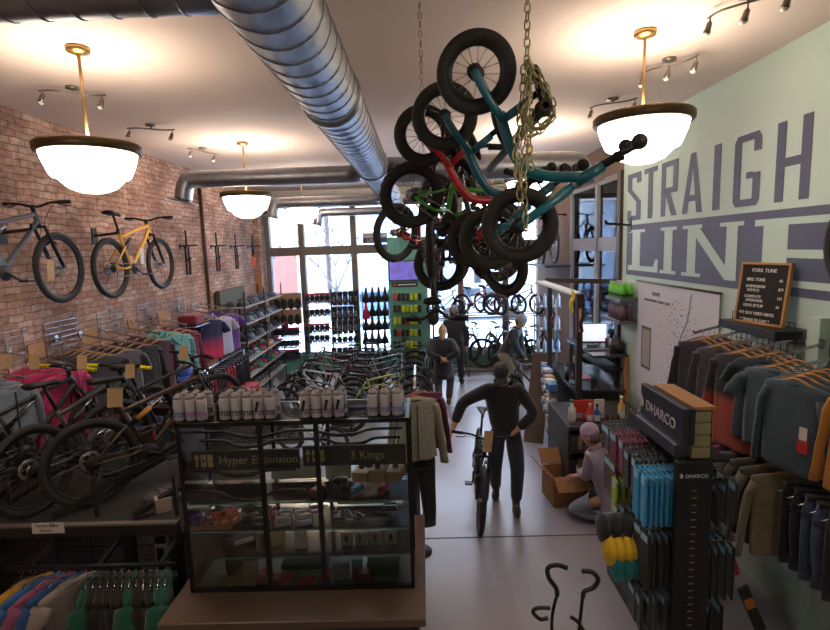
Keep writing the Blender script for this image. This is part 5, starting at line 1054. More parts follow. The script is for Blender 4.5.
sub(MB().b2((XR-.028, 6.5, 1.42), (XR-.026, 6.78, 1.98)).b2((XR-.029, 6.53, 1.46), (XR-.0275, 6.75, 1.94), 1), 'map_inset', [mat('inset_brown', srgb(100, 88, 80), .7), mat('inset_grey', srgb(160, 152, 150), .7)], mp)
mt = M4(((0, 1, 0, XR-.028), (-1, 0, 0, 6.5), (0, 0, 1, 2.4), (0, 0, 0, 1)))
o = text('FERNIE', .07, mt, INK, mp); o.matrix_parent_inverse = M4.Translation(mp.location).inverted()
mt = mt.copy(); mt.translation = (XR-.028, 6.72, 2.32); o = text('MOUNTAIN BIKE & HIKING TRAILS', .045, mt, INK, mp); o.matrix_parent_inverse = M4.Translation(mp.location).inverted()
# bottle shelves on the mint wall
for i, (py, lb) in enumerate(((300, 'upper'), (323, 'lower'))):
    z = PX(632, py, XR-.15).z; tag(MB().b2((XR-.26, 6.95, z-.045), (XR, 7.5, z), 0, .004).build('wall_shelf', mat('grey_shelf', srgb(96, 96, 108), .5, 0, .1)), '%s grey shelf of drink bottles at the window end of the mint wall' % lb, 'shelf')
    for k in range(7):
        for r2 in range(2):
            x, y = XR-.2+r2*.1, 7.0+k*.075
            t = part('drink_bottle', ('db', i), lambda b: (b.lathe([(0, 0), (.03, 0), (.03, .15), (.014, .18), (.014, .2), (0, .2)], n=12)), [mat('bottle_lime' if i == 0 else 'bottle_dark', srgb(*((110, 200, 50) if i == 0 else (110, 80, 84))), .4)], None, (x, y, z)); tag(t, ('lime green bottle on the upper' if i == 0 else 'dark bottle on the lower')+' grey wall shelf', 'bottle', ('lime' if i == 0 else 'dark')+' bottles on the grey wall shelf')
            part('cap', ('dbc', i), lambda b: b.cyl((0, 0, .2), (0, 0, .222), .016, 10), [mat('cap_pale', srgb(190, 180, 190), .5)], t)
            if i == 0: part('dark_band', 'dbb', lambda b: b.lathe([(.0305, .03), (.0305, .06)], n=12), [PLA], t)
# ---- centre sock and glove gondola
gx, gy0, gy1 = 1.86, 3.34, 4.75
MAT_P = mat('gondola_black', srgb(24, 23, 25), .45, 0, .08)
gd = thing('display_gondola', 'tall black branded gondola hung with shorts, gloves and socks', 'display rack', (gx, 4, 0))
zt = PY(690, 461, 3.3).z
sub(MB().b2((1.665, 3.28, .02), (1.905, 3.33, zt), 0, .004), 'end_panel', MAT_P, gd)
sub(MB().b2((1.83, 3.33, .1), (1.87, 4.5, 1.58)), 'spine_panel', MAT_P, gd)
sub(MB().b2((1.66, 3.33, .0), (2.05, 4.5, .1), 0, .004), 'base', MAT_P, gd)
hd2 = sub(MB().b2((1.72, 3.33, 1.72), (1.77, 4.0, 1.97), 0, .004).b2((1.77, 3.33, 1.72), (1.8, 3.36, 1.97)), 'header_sign', mat('header_slate', srgb(36, 35, 44), .35, 0, .1), gd)
sub(MB().b2((1.68, 3.34, 1.62), (1.76, 4.0, 1.72), 0, .01), 'sloped_ledge', mat('ledge_slate', srgb(48, 50, 62), .3, 0, .1), gd)
BRW = mat('brand_white', srgb(205, 205, 210), .5)
def brand(size, mtx, par):
    o = text('DHARCO', size, mtx, BRW, par); b = MB(); s = size
    b.prism([(-s*.9, .0), (-s*.55, 0), (-s*.35, s*.3), (-s*.5, s*.75), (-s*.62, s*.5), (-s*.7, s*1.0), (-s*1.0, s*.45)], .002, mtx); b2x = b.build('brand_flame', BRW, par); return [o, b2x]
mt = M4(((0, 1, 0, 1.718), (-1, 0, 0, 3.9), (0, 0, 1, 1.79), (0, 0, 0, 1)))
mt2 = M4(((1, 0, 0, 1.72), (0, 1, 0, 3.278), (0, 0, 1, zt-.11), (0, 0, 0, 1)))
for o in brand(.11, mt, hd2)+brand(.036, mt2, gd):
    o.matrix_parent_inverse = M4.Identity(4) if o.parent == hd2 else M4.Translation(gd.location).inverted()
b = MB()
for i in range(24):
    z = zt-.2-i*.052
    if z > .25: b.box((1.785, 3.277, z), (.034 if i % 6 else .03, .004, .007))
sub(b, 'peg_slots', mat('tan_slot', srgb(150, 118, 84), .6), gd)
# boxes on top of the far side
tag(MB().b2((1.8, 3.36, 1.95), (1.95, 3.95, 1.972)).build('cardboard_sheet', CARD), 'flat cardboard sheet lying on the gondola beside the header', 'box')
for k in range(4): tag(MB().b2((1.81, 3.38, 1.602+k*.085), (1.935, 3.9, 1.68+k*.085), 0, .004).build('storage_box', mat('pale_olive_box', srgb(150, 142, 104), .7, 0, .1)), 'pale olive box stacked beside the gondola header', 'box', 'pale olive boxes by the gondola')
sub(MB().b2((1.8, 3.36, 1.58), (2.06, 4.4, 1.6)), 'shelf', BLK, gd)
# pegs with goods on the left face: rows by height
PKG = MB
def peg(y, z, L=.3, s=-1):
    return sub(MB().cyl((1.84, y, z), (1.84+s*L, y, z-.01), .004, 6), 'peg', CHR, gd)
def hungrow(y, z, n, fn, L=.34, s=-1, x0=.08):
    peg(y, z, L, s)
    for i in range(n): fn(1.84+s*(x0+(L-x0-.01)*i/max(1, n-1)), y, z, i)
def flat(name, c, w, h, label, cat, grp, accent=None):
    def f(x, y, z, i):
        t = part(name, (name, c, w, h), lambda b: (b.box((0, 0, -h/2-.03), (.018, w, h), 0, None, .006), b.tube(bez([(0, -w*.3, -.05), (0, 0, -.0), (0, w*.3, -.05)], 3), .003, 5)), [fab(*c)], None, (x, y, z)); t.rotation_euler = (0, 0, R.uniform(-.12, .12)); tag(t, label, cat, grp)
        part('header_card', (name, 'hc', w), lambda b: b.box((-.011, 0, -.07), (.002, w*.7, .05)), [mat('card_grey', srgb(*(accent or (176, 170, 172))), .6)], t)
    return f
for y in (3.42, 3.54): hungrow(y, 1.5, 8, flat('sock_pair', (40, 150, 205), .1, .36, 'bright blue sock pair on the near upper pegs of the gondola', 'socks', 'bright blue socks on the gondola', (150, 200, 220)))
for y in (3.68, 3.82): hungrow(y, 1.52, 7, flat('sock_pair', (44, 42, 50), .1, .3, 'dark sock pair behind the bright blue ones on the gondola', 'socks', 'dark socks on the gondola'), .3)
for y in (3.98, 4.14): hungrow(y, 1.54, 7, flat('sock_pair', (120, 44, 70), .1, .28, 'maroon sock pair in the middle of the upper gondola pegs', 'socks', 'maroon socks on the gondola'), .28)
for y in (4.24, 4.34, 4.42): hungrow(y, 1.52, 7, flat('glove_pair', (56, 52, 62), .11, .22, 'dark glove pair on the far upper pegs of the gondola', 'gloves', 'dark gloves at the far end of the gondola'), .26)
for y in (4.1, 4.22): hungrow(y, 1.3, 4, flat('jersey_pack', (70, 40, 40), .14, .3, 'dark red folded jersey with a cream card on the far lower pegs', 'jersey', 'dark red folded jerseys', (190, 170, 120)), .3, x0=.16)
hungrow(4.0, 1.2, 3, flat('glove_pack', (150, 170, 30), .12, .3, 'lime green glove pack at the aisle side of the gondola', 'gloves', 'lime glove packs on the gondola'), .32, x0=.2)
for y in (3.42, 3.54): hungrow(y, 1.08, 6, flat('trouser_pair', (26, 25, 28), .12, .42, 'black folded shorts on the near middle pegs of the gondola', 'shorts', 'black folded shorts on the gondola'), .32)
hungrow(3.5, 1.14, 3, flat('jersey_pack', (108, 104, 76), .12, .44, 'olive folded jersey next to the gondola end panel', 'jersey', 'olive folded jerseys on the gondola'), .12, x0=.05)
for y in (3.7, 3.85): hungrow(y, 1.05, 6, flat('glove_pair', (60, 44, 42), .1, .24, 'brown black glove pair on the middle pegs of the gondola', 'gloves', 'brown black gloves on the gondola'), .36)
def beanie(c, label, grp):
    def f(x, y, z, i):
        t = part('knit_hat', ('bn', c), lambda b: b.ell((0, 0, -.13), (.05, .11, .12), 0, 14, 9, None, lambda v: V((v.x, v.y*(1-.25*max(0, -v.z)), v.z))), [fab(*c)], None, (x, y, z)); tag(t, label, 'hat', grp)
        part('tag_loop', 'bnl', lambda b: b.tube([(0, 0, -.02), (0, 0, .004)], .003, 5), [CHR], t)
    return f
hungrow(3.62, .92, 4, beanie((220, 180, 30), 'yellow knitted hat on the low gondola pegs facing the aisle', 'yellow hats on the gondola'), .5, x0=.3)
hungrow(3.7, 1.05, 3, beanie((36, 34, 40), 'black knitted hat above the yellow ones on the gondola', 'black hats on the gondola'), .52, x0=.35)
hungrow(3.6, .8, 4, beanie((20, 120, 124), 'teal knitted hat below the yellow ones on the gondola', 'teal hats on the gondola'), .45, x0=.25)
for y in (3.42, 3.52): hungrow(y, .62, 6, flat('hip_bag', (44, 44, 48), .16, .26, 'dark grey bag on the lowest near pegs of the gondola', 'bag', 'dark grey bags on the gondola'), .36)
# right face of the gondola
for y in (3.42, 3.56, 3.7): hungrow(y, 1.45, 4, flat('glove_pair', (34, 32, 34), .12, .3, 'black glove pair on the wall side of the gondola', 'gloves', 'black gloves on the wall side of the gondola'), .3, 1)
for y in (3.42, 3.56): hungrow(y, .98, 5, flat('trouser_pair', (22, 21, 24), .13, .4, 'black shorts on the wall side of the gondola', 'shorts', 'black shorts on the wall side of the gondola'), .3, 1)
hungrow(3.48, .5, 3, flat('hip_bag', (28, 26, 30), .16, .34, 'black bag low on the wall side of the gondola', 'bag', 'black bags on the wall side of the gondola'), .26, 1)
t = MB().box((0, 0, 0), (.08, .02, .42), 0, None, .003).box((0, -.011, .06), (.07, .002, .09), 1).build('long_packet', [PLA, mat('orange_print', srgb(190, 110, 40), .6)], None, (2.32, 3.44, .42)); t.rotation_euler = (.1, -.45, 0); tag(t, 'long black packet with an orange print hanging askew right of the gondola', 'packet'); 
t = MB().box((0, 0, 0), (.03, .03, .26)).build('red_strap', mat('red_webbing', srgb(180, 30, 44), .7), None, (2.2, 3.5, .78)); t.rotation_euler = (0, -.3, 0); tag(t, 'red strap hanging among the black shorts of the gondola', 'strap')
t = thing('open_carton', 'open white-lidded carton on the floor between gondola and mint wall', 'box', (2.35, 4.3, 0)); MB().b2((-.18, -.2, 0), (.18, .2, .55)).build('carton_body', CARD, t); o = MB().box((0, 0, 0), (.36, .3, .008)).build('lid_flap', PAP, t, (.12, -.1, .6)); o.rotation_euler = (.2, .35, .3)
# ================================================================ COUNTER AREA
ctop = mat('dark_counter_top', srgb(56, 54, 62), .22, 0, .1, 3); cbody = mat('dark_cabinet', srgb(44, 38, 35), .6, 0, .1)
ct = thing('sales_counter', 'dark topped sales counter running towards the side window', 'counter', (2.5, 8, 0))
P_ = [(2.06, 7.04), (2.78, 6.94), (2.9, 8.5), (2.17, 8.8)]
def polyprism(b, P, z0, z1, mi=0):
    n = len(P); b.add([(x, y, z0) for x, y in P]+[(x, y, z1) for x, y in P], [tuple(range(n))[::-1], tuple(range(n, 2*n))]+[(i, (i+1) % n, (i+1) % n+n, i+n) for i in range(n)], mi, False); return b
sub(polyprism(MB(), P_, 1.0, 1.04), 'counter_top', ctop, ct)
sub(polyprism(MB(), [(2.14, 7.1), (2.72, 7.02), (2.84, 8.44), (2.24, 8.72)], 0, 1.0), 'counter_body', cbody, ct)
dk2 = thing('raised_desk', 'dark raised desk with a wooden post holding the computer', 'desk', (2.65, 7.9, 0))
sub(MB().b2((2.42, 7.22, 1.44), (2.92, 8.6, 1.48), 0, .004), 'desk_top', ctop, dk2); sub(MB().b2((2.86, 7.2, 0), (2.92, 7.27, 1.44)), 'wooden_post', OAK, dk2); sub(MB().b2((2.45, 8.5, 1.04), (2.5, 8.56, 1.44)).b2((2.6, 7.3, 1.22), (2.9, 8.5, 1.24)), 'side_shelf', STL, dk2)
mo = thing('monitor', 'silver computer monitor with a white screen on the raised desk', 'monitor', (2.64, 7.95, 1.48), -.15)
MB().box((0, 0, .03+.17), (.44, .025, .32), 0, None, .004).build('monitor_case', mat('monitor_silver', srgb(80, 82, 88), .4, .5), mo); MB().box((0, -.014, .21), (.41, .003, .27)).build('screen', mat('screen_white', srgb(228, 232, 240), .3, emit=.8), mo); MB().box((0, .02, .02), (.18, .14, .012)).box((0, .03, .06), (.05, .02, .1)).build('monitor_foot', ALU, mo)
tag(MB().box((0, 0, .008), (.38, .13, .016), 0, None, .004).build('keyboard', PLA, None, (2.62, 7.6, 1.481)), 'black keyboard in front of the monitor', 'keyboard')
tag(MB().ell((0, 0, .02), (.035, .055, .022)).build('mouse', PLA, None, (2.88, 7.55, 1.482)), 'black computer mouse at the right of the keyboard', 'mouse')
tag(MB().lathe([(0, 0), (.035, 0), (.04, .12), (.04, .13), (0, .13)]).build('cup', mat('red_black_cup', srgb(120, 50, 46), .5), None, (2.86, 7.9, 1.481)), 'dark red cup at the right end of the raised desk', 'cup')
tag(MB().lathe([(0, 0), (.04, 0), (.042, .13), (.036, .15), (0, .15)]).build('tumbler', mat('grey_green_tumbler', srgb(60, 72, 76), .4), None, (2.42, 7.2, 1.041)), 'dark grey tumbler on the counter near its front corner', 'cup')
tag(MB().box((0, 0, .003), (.24, .3, .006)).build('pink_paper', mat('pink_sheet', srgb(190, 130, 140), .7), None, (2.42, 7.75, 1.041)), 'pink sheet of paper on the dark counter', 'paper')
ac = thing('acrylic_stand', 'clear acrylic stand on the counter beside the dark post', 'stand', (2.16, 7.45, 1.04)); MB().b2((-.06, -.1, 0), (-.055, .1, .28)).b2((.055, -.1, 0), (.06, .1, .28)).build('side_sheet', GLS, ac); MB().b2((-.06, -.1, 0), (.06, .1, .006)).build('base_sheet', mat('acrylic_edge', srgb(150, 170, 190), .2), ac)
tag(MB().lathe([(0, 0), (.1, 0), (.1, .16), (.085, .16), (.085, .02), (0, .02)]).build('pen_pot', STL, None, (2.82, 7.4, 1.481)), 'round dark pot of tools at the near end of the raised desk', 'pot')
for k in range(9): tag(MB().cyl((0, 0, 0), (R.uniform(-.06, .06), R.uniform(-.06, .06), .22), .006, 6).build('marker_pen', mat('pen_%d' % (k % 3), srgb(*((60, 60, 66), (150, 160, 150), (110, 80, 60))[k % 3]), .5), None, (2.82+R.uniform(-.03, .03), 7.4+R.uniform(-.03, .03), 1.51)), 'pen standing in the pot on the raised desk', 'pen', 'pens in the desk pot')
# posts and beam
WDK = mat('dark_timber', srgb(52, 40, 34), .6, 0, .2)
pp = thing('timber_frame', 'dark timber post and beam over the sales counter', 'frame', (2.1, 7, 0)); sub(MB().b2((2.08, 6.9, 0), (2.16, 6.98, 2.4)), 'near_post', WDK, pp); sub(MB().b2((1.98, 8.1, 0), (2.05, 8.17, 2.52)), 'far_post', WDK, pp); sub(MB().bar((1.95, 8.13, 2.52), (2.92, 7.6, 2.5), .06, .07), 'cross_beam', WDK, pp)
sub(MB().box((2.12, 6.895, 2.05), (.055, .006, .34)).box((2.12, 6.891, 2.05), (.035, .004, .3), 1), 'post_sticker', [mat('sticker_red', srgb(170, 70, 56), .5), mat('sticker_cream', srgb(210, 196, 180), .5)], pp)
tag(MB().bar((1.86, 8.1, 2.5), (2.1, 6.98, 2.4), .16, .03).build('white_awning_panel', mat('white_panel', srgb(216, 220, 224), .5)), 'sloping white panel between the two dark timber posts', 'panel')
for k, (px, py, y, c, nm) in enumerate(((572, 300, 6.88, (220, 190, 40), 'yellow'), (553, 318, 7.8, (90, 40, 50), 'maroon'), (556, 340, 7.8, (50, 110, 170), 'blue'), (582, 320, 6.88, (30, 30, 34), 'black'))):
    q = PY(px, py, y); b = MB(); b.tube(bez([q+V((0, 0, .14)), q+V((.02, -.01, .05)), q+V((-.02, -.01, -.05)), q+V((.01, 0, -.16))], 4), [.02, .03, .04, .045, .04, .05, .05, .05, .045, .05, .045, .04, .03], 8, flat=.5); tag(b.build('hanging_bag', fab(*c)), '%s strap bag hanging from the timber frame by the counter' % nm, 'bag')
# bright glass bottles and clutter on far shelf of the counter (window side)
wb = thing('window_shelf', 'grey steel shelf of clear bottles behind the dark post', 'shelf', (1.95, 8.6, 0))
for z in (1.2, 1.6, 2.0): sub(MB().b2((1.98, 8.9, z-.02), (2.42, 9.15, z)), 'shelf', ALU, wb)
sub(MB().b2((1.98, 9.1, 0), (2.0, 9.15, 2.1)).b2((2.37, 9.1, 0), (2.4, 9.15, 2.1)), 'post', ALU, wb)
for z in (1.2, 1.6, 2.0):
    for k in range(5): t = part('clear_bottle', 'clb', lambda b: b.lathe([(0, 0), (.03, 0), (.03, .17), (.012, .2), (.012, .23), (0, .23)], n=12), [mat('pale_blue_plastic', srgb(190, 205, 225), .2, 0, .05)], None, (2.03+k*.08+.01*((k*7) % 3), 9.0-.05*((k*5) % 3), z)); tag(t, 'pale clear bottle on the shelf behind the dark post', 'bottle', 'pale bottles behind the post')
# snow shovel outside
ss = thing('snow_shovel', 'snow shovel with a blue grip standing outside the side window', 'shovel', (3.75, 8.6, 0)); q = PX(601, 310, 3.75)
sub(MB().cyl((3.75, q.y, .1), (3.75, q.y, q.z), .02, 8), 'shaft', mat('blue_grey_shaft', srgb(90, 110, 140), .5), ss); sub(MB().tube([(3.75, q.y-.01, q.z), (3.75, q.y-.09, q.z+.08), (3.75, q.y-.09, q.z+.14), (3.75, q.y+.09, q.z+.14), (3.75, q.y+.09, q.z+.08)], .018, 6, closed=True), 'grip', mat('blue_grip', srgb(40, 90, 190), .5), ss); sub(MB().b2((3.73, q.y-.22, -.1), (3.77, q.y+.22, .3)), 'blade', mat('blue_grey_shaft', srgb(90, 110, 140), .5), ss)
# product table in front of the counter
pt = thing('product_table', 'dark product stand of cleaning sprays and books before the counter', 'table', (2.2, 6.2, 0))
sub(MB().b2((1.68, 5.86, .89), (2.72, 6.85, .93)), 'table_top', cbody, pt)
sub(MB().b2((1.68, 5.86, .6), (2.72, 6.3, .62)).b2((1.68, 5.86, .3), (2.72, 6.3, .32)).b2((1.68, 5.86, .04), (2.72, 6.3, .08)), 'shelf', cbody, pt)
sub(MB().b2((1.68, 5.88, 0), (1.71, 6.85, .89)).b2((2.69, 5.88, 0), (2.72, 6.85, .89)).b2((1.68, 6.3, 0), (2.72, 6.33, .89)), 'side_boards', cbody, pt)
def spray(x, y, z, c, lab, cc=(30, 30, 30), h=.2, r=.035):
    t = tag(MB().lathe([(0, 0), (r, 0), (r, h*.7), (r*.4, h*.85), (r*.4, h), (0, h)], n=14).build('spray_bottle', mat('bottle_%d_%d_%d' % c, srgb(*c), .35), None, (x, y, z)), lab, 'bottle'); MB().cyl((0, 0, h), (0, 0, h+.035), r*.5, 10).build('bottle_cap', mat('bcap_%d' % cc[0], srgb(*cc), .5), t); MB().lathe([(r*1.01, h*.15), (r*1.01, h*.5)], n=14).build('bottle_label', mat('blab_%d' % c[1], srgb(200, 196, 190), .6), t)
spray(1.76, 6.0, .93, (200, 205, 200), 'white spray bottle with a green black cap at the left of the product stand', (50, 90, 50), .26, .045)
spray(1.98, 6.02, .93, (206, 70, 50), 'red bottle among the red books on the product stand', (190, 190, 190)); spray(2.06, 6.0, .93, (50, 90, 160), 'blue bottle in front of the red books'); spray(2.37, 6.05, .93, (190, 150, 80), 'tall gold bottle on the product stand', (220, 210, 190), .27, .04)
for k in range(9): t = part('small_bottle', 'smb', lambda b: b.lathe([(0, 0), (.016, 0), (.016, .09), (.006, .1), (.006, .13), (0, .13)], n=10), [mat('olive_oil_bottle', srgb(170, 168, 130), .4)], None, (2.45+k*.03, 5.98+(k % 3)*.06, .931)); tag(t, 'small pale oil bottle right of the gold bottle', 'bottle', 'small oil bottles on the product stand')
for k in range(5): t = part('small_bottle', 'smc', lambda b: b.lathe([(0, 0), (.016, 0), (.016, .09), (.01, .1), (0, .1)], n=10), [mat('dark_oil_bottle', srgb(80, 44, 44), .4)], None, (2.17+k*.035, 5.98+(k % 2)*.06, .931)); tag(t, 'small dark red bottle left of the gold bottle', 'bottle', 'small dark bottles on the product stand')
for k, (c, x) in enumerate((((190, 52, 44), 1.88), ((206, 60, 50), 2.0), ((200, 195, 190), 2.14))): t = tag(MB().box((0, 0, .12), (.12, .02, .24), 0, None, .003).build('booklet', mat('cover_%d' % c[1], srgb(*c), .5), None, (x, 6.14+.01*k, .93)), ['left red booklet behind the sprays', 'right red booklet behind the sprays', 'white and blue booklet right of the red ones'][k], 'book'); MB().box((0, -.011, .05), (.09, .001, .06)).build('cover_picture', mat('cover_pic', srgb(150, 150, 160), .5), t)
for z in (.62, .32):
    for k in range(12): t = part('packet', ('pk', k % 3), lambda b: b.box((0, 0, .09), (.06, .05, .18), 0, None, .004), [mat('pack_%d' % (k % 3), srgb(*((70, 68, 72), (150, 130, 110), (96, 70, 110))[k % 3]), .5)], None, (1.76+k*.078, 5.95, z+.001)); tag(t, '%s packet on the shelves under the sprays' % ['charcoal', 'tan', 'purple-grey'][k % 3], 'packet', '%s packets under the sprays' % ['charcoal', 'tan', 'purple-grey'][k % 3])
# sloping brochure shelves on the aisle side of the counter
for j, (z, w_) in enumerate(((.95, .16), (.72, .16), (.48, .18))):
    b = MB(); b.bar((1.74, 7.0, z), (2.02, 8.6, z), .02, .22); tag(b.build('brochure_ledge', mat('pale_ledge', srgb(150, 150, 156), .5)), '%s pale ledge along the aisle side of the counter' % ['top', 'middle', 'bottom'][j], 'shelf')
    for k in range(7):
        y = 7.06+k*.22; x = 1.78+k*.037; c = ((60, 110, 160), (200, 200, 196), (170, 140, 110), (60, 60, 66), (190, 196, 204))[(k+j) % 5]
        t = tag(MB().box((0, 0, .05), (.12, .16, .1), 0, None, .003).build('boxed_part', mat('bp_%d_%d_%d' % c, srgb(*c), .5), None, (x, y, z+.09)), '%s small box, %s from the near end of the %s counter ledge' % ({60: 'dark', 200: 'white', 170: 'tan', 190: 'pale grey'}.get(c[0]) if c != (60, 110, 160) else 'blue', ['first', 'second', 'third', 'fourth', 'fifth', 'sixth', 'last'][k], ['top', 'middle', 'bottom'][j]), 'box'); t.rotation_euler = (0, 0, .16)
tag(MB().bar((1.66, 7.7, .02), (1.98, 8.5, 1.25), .3, .05).build('leaning_board', mat('dark_bark_board', srgb(72, 60, 50), .8, 0, .35, 8)), 'rough dark wooden slab leaning against the counter end', 'board')
# open cardboard box by the kneeling shopper
cbx = thing('cardboard_box', 'open brown cardboard box in front of the kneeling person', 'box', (1.66, 5.95, 0), .12)
b = MB(); b.b2((-.21, -.2, 0), (.21, -.19, .36)).b2((-.21, .19, 0), (.21, .2, .36)).b2((-.21, -.2, 0), (-.2, .2, .36)).b2((.2, -.2, 0), (.21, .2, .36)).b2((-.21, -.2, 0), (.21, .2, .01)); b.build('box_body', CARD, cbx)
for (c, d, rt) in (((-.29, 0, .42), (.2, .4, .006), (0, .8, 0)), ((.28, 0, .43), (.2, .4, .006), (0, -.9, 0)), ((0, .28, .44), (.42, .2, .006), (.8, 0, 0)), ((0, -.27, .31), (.42, .2, .006), (.6, 0, 0))):
    o = MB().box((0, 0, 0), d).build('flap', CARD, cbx, c); o.rotation_euler = rt
MB().box((.08, -.202, .2), (.14, .002, .08)).build('shipping_label', PAP, cbx)
# ---- teal display column with screen and goods by the front window
tc_ = thing('display_column', 'teal slatwall column with a screen and small goods in the front window', 'display', (-.2, 12.4, 0))
x0, x1 = PY(389, 300, 12.4).x, PY(428, 300, 12.4).x
sub(MB().b2((x0, 12.4, 0), (x1, 12.6, 3.35)), 'column_board', TEAL, tc_)
a = PY(388.5, 261, 12.38); b_ = PY(421, 280, 12.38); sub(MB().b2((a.x, 12.34, b_.z), (b_.x, 12.39, a.z)), 'screen_case', PLA, tc_)
scm = mat('screen_picture', srgb(90, 80, 150), .3, 0, .6, 6, emit=.0); bb = scm.node_tree.nodes['Principled BSDF']; scm.node_tree.links.new([n for n in scm.node_tree.nodes if n.type == 'MIX'][0].outputs[2], bb.inputs['Emission Color']); bb.inputs['Emission Strength'].default_value = 1.2
sub(MB().b2((a.x+.02, 12.335, b_.z+.02), (b_.x-.02, 12.34, a.z-.02)), 'screen', scm, tc_)
a = PY(392, 285, 12.38); sub(MB().b2((a.x, 12.37, a.z-.05), (a.x+.62, 12.39, a.z+.05)).b2((a.x+.02, 12.36, a.z-.03), (a.x+.12, 12.37, a.z+.03), 1).b2((a.x+.15, 12.36, a.z-.015), (a.x+.58, 12.37, a.z+.015), 2), 'header_plate', [PLA, mat('sticker_red', srgb(170, 70, 56), .5), PAP], tc_)
for j, py in enumerate((293, 305, 317, 329, 341, 352)):
    for k in range(7):
        q = PY(395+k*4.1, py, 12.3); c = [(200, 50, 44), (36, 36, 40), (44, 40, 44), (60, 66, 70), (190, 205, 40), (170, 190, 40), (40, 44, 46)][(k+j*2) % 7 if k < 4 else k]
        t = part('hanging_packet', ('hp', c), lambda b: b.box((0, 0, -.09), (.075, .04, .17), 0, None, .008), [mat('hp_%d_%d_%d' % c, srgb(*c), .5)], None, q); cn = {200: 'red', 190: 'lime', 170: 'lime'}.get(c[0], 'dark'); tag(t, '%s packet hung on the teal display column' % cn, 'packet', '%s packets on the teal column' % cn)
bp_ = thing('hanging_bag', 'black bag hung from a post right of the teal column', 'bag', (.12, 11.9, 1.8)); q = PY(433, 313, 11.9); sub(MB().ell(q+V((0, 0, -.1)), (.14, .1, .2)), 'bag_body', fab(24, 24, 26), bp_); sub(MB().cyl(q+V((0, 0, .05)), q+V((0, 0, .5)), .02, 6), 'strap', BLK, bp_)
tag(MB().cyl((q.x, 11.95, 0), (q.x, 11.95, q.z+.6), .025, 8).build('steel_post', STL), 'thin steel post between the teal column and the bike rack', 'post')
# ---- goods hung in the left front windows
def hangpiece(px, py, kind, y=12.8):
    q = PY(px, py, y)
    SCL = 1.45
    if kind == 'glove_red' or kind == 'glove':
        t = part('glove', ('wg', kind), lambda b: (b.box((0, 0, -.06), (.085, .035, .1), 0, None, .015), [b.tube([(dx, 0, -.1), (dx*1.25, -.005, -.17+abs(dx)*.6)], .011, 6) for dx in (-.032, -.011, .011, .032)], b.tube([(.045, 0, -.05), (.07, -.01, -.1)], .012, 6)), [fab(34, 32, 36)], None, q)
        if kind == 'glove_red': part('cuff', 'wgc', lambda b: b.box((0, 0, -.0), (.09, .04, .04), 0, None, .008), [fab(150, 36, 50)], t)
        tag(t, 'black glove with a red cuff hung in the left shop windows' if kind == 'glove_red' else 'black glove hung in the left shop windows', 'glove', 'red-cuffed gloves in the windows' if kind == 'glove_red' else 'black gloves in the windows')
    elif kind == 'shoe':
        t = part('bike_shoe', 'wsh', lambda b: (b.tube(bez([(0, 0, .02), (0, 0, -.05), (0, -.01, -.14), (0, -.015, -.22)], 4), [.03, .045, .05, .045, .042, .042, .042, .045, .047, .047, .045, .035, .02], 12, flat=.75), b.box((0, .035, -.1), (.085, .015, .25), 0, None, .006)), [fab(32, 32, 35)], None, q); part('lace', 'wshl', lambda b: [b.cyl((-.02, -.05, -.07-k*.025), (.02, -.05, -.07-k*.025), .003, 4) for k in range(4)], [PAP], t)
        tag(t, 'black cycling shoe hung toe down in the shop window', 'shoe', 'black cycling shoes in the windows')
    elif kind == 'board_shoe':
        t = part('pad_card', 'wbc2', lambda b: b.box((0, .02, -.08), (.14, .008, .26)), [mat('tan_card', srgb(160, 128, 96), .8)], None, q); part('knee_pad', 'wkp', lambda b: (b.ell((.01, -.02, -.13), (.055, .035, .1))), [fab(30, 30, 34)], t); tag(t, 'tan card carrying a black knee pad in the leftmost window', 'packet', 'tan cards of knee pads in the leftmost window')
    else:
        c = (190, 30, 36) if kind == 'saddle_red' else (26, 26, 28)
        t = part('saddle', ('wsd', c), lambda b: b.tube([(0, 0, .1), (0, -.01, .05), (0, -.01, -.03), (0, 0, -.09), (0, 0, -.15), (0, 0, -.17)], [.014, .022, .03, .062, .07, .05], 12, flat=.45), [mat('wsd_%d' % c[0], srgb(*c), .5)], None, q); part('rails', 'wsr', lambda b: [b.tube([(s*.01, .03, .06), (s*.022, .05, -.02), (s*.02, .03, -.12)], .004, 4) for s in (-1, 1)], [CHR], t)
        tag(t, 'red saddle hung nose up in the third window' if kind == 'saddle_red' else 'black saddle hung nose up in the third window', 'saddle', None if kind == 'saddle_red' else 'black saddles in the third window')
    t.scale = (SCL, 1.2, SCL)
def grow(x0, x1, n, py, kind):
    for k in range(n): hangpiece(lerp(x0, x1, k/(n-1)), py-1.2*k/n-1, kind)
for j, (py, kd) in enumerate(((298, 'board_shoe'), (314, 'board_shoe'), (330, 'glove_red'), (341, 'glove'), (352, 'glove_red'))): grow(276, 297, 4 if j < 2 else 6, py, kd)
for j, (py, kd) in enumerate(((296, 'glove_red'), (310, 'glove'), (326, 'glove_red'), (336, 'glove'))): grow(307, 327, 5, py, kd)
for j, (py, kd) in enumerate(((294, 'shoe'), (309, 'shoe'), (323, 'shoe'), (337, 'glove'), (350, 'shoe'))): grow(334, 356, 5, py, kd)
for j, py in enumerate((294, 308, 322, 336, 350)): grow(366, 385, 4, py, 'saddle'); 
sd_ = [o for o in bpy.data.objects if o.name.startswith('saddle') and o.get('group') == 'black saddles in the third window'][4]
hangpiece(366, 309, 'saddle_red', 12.74)
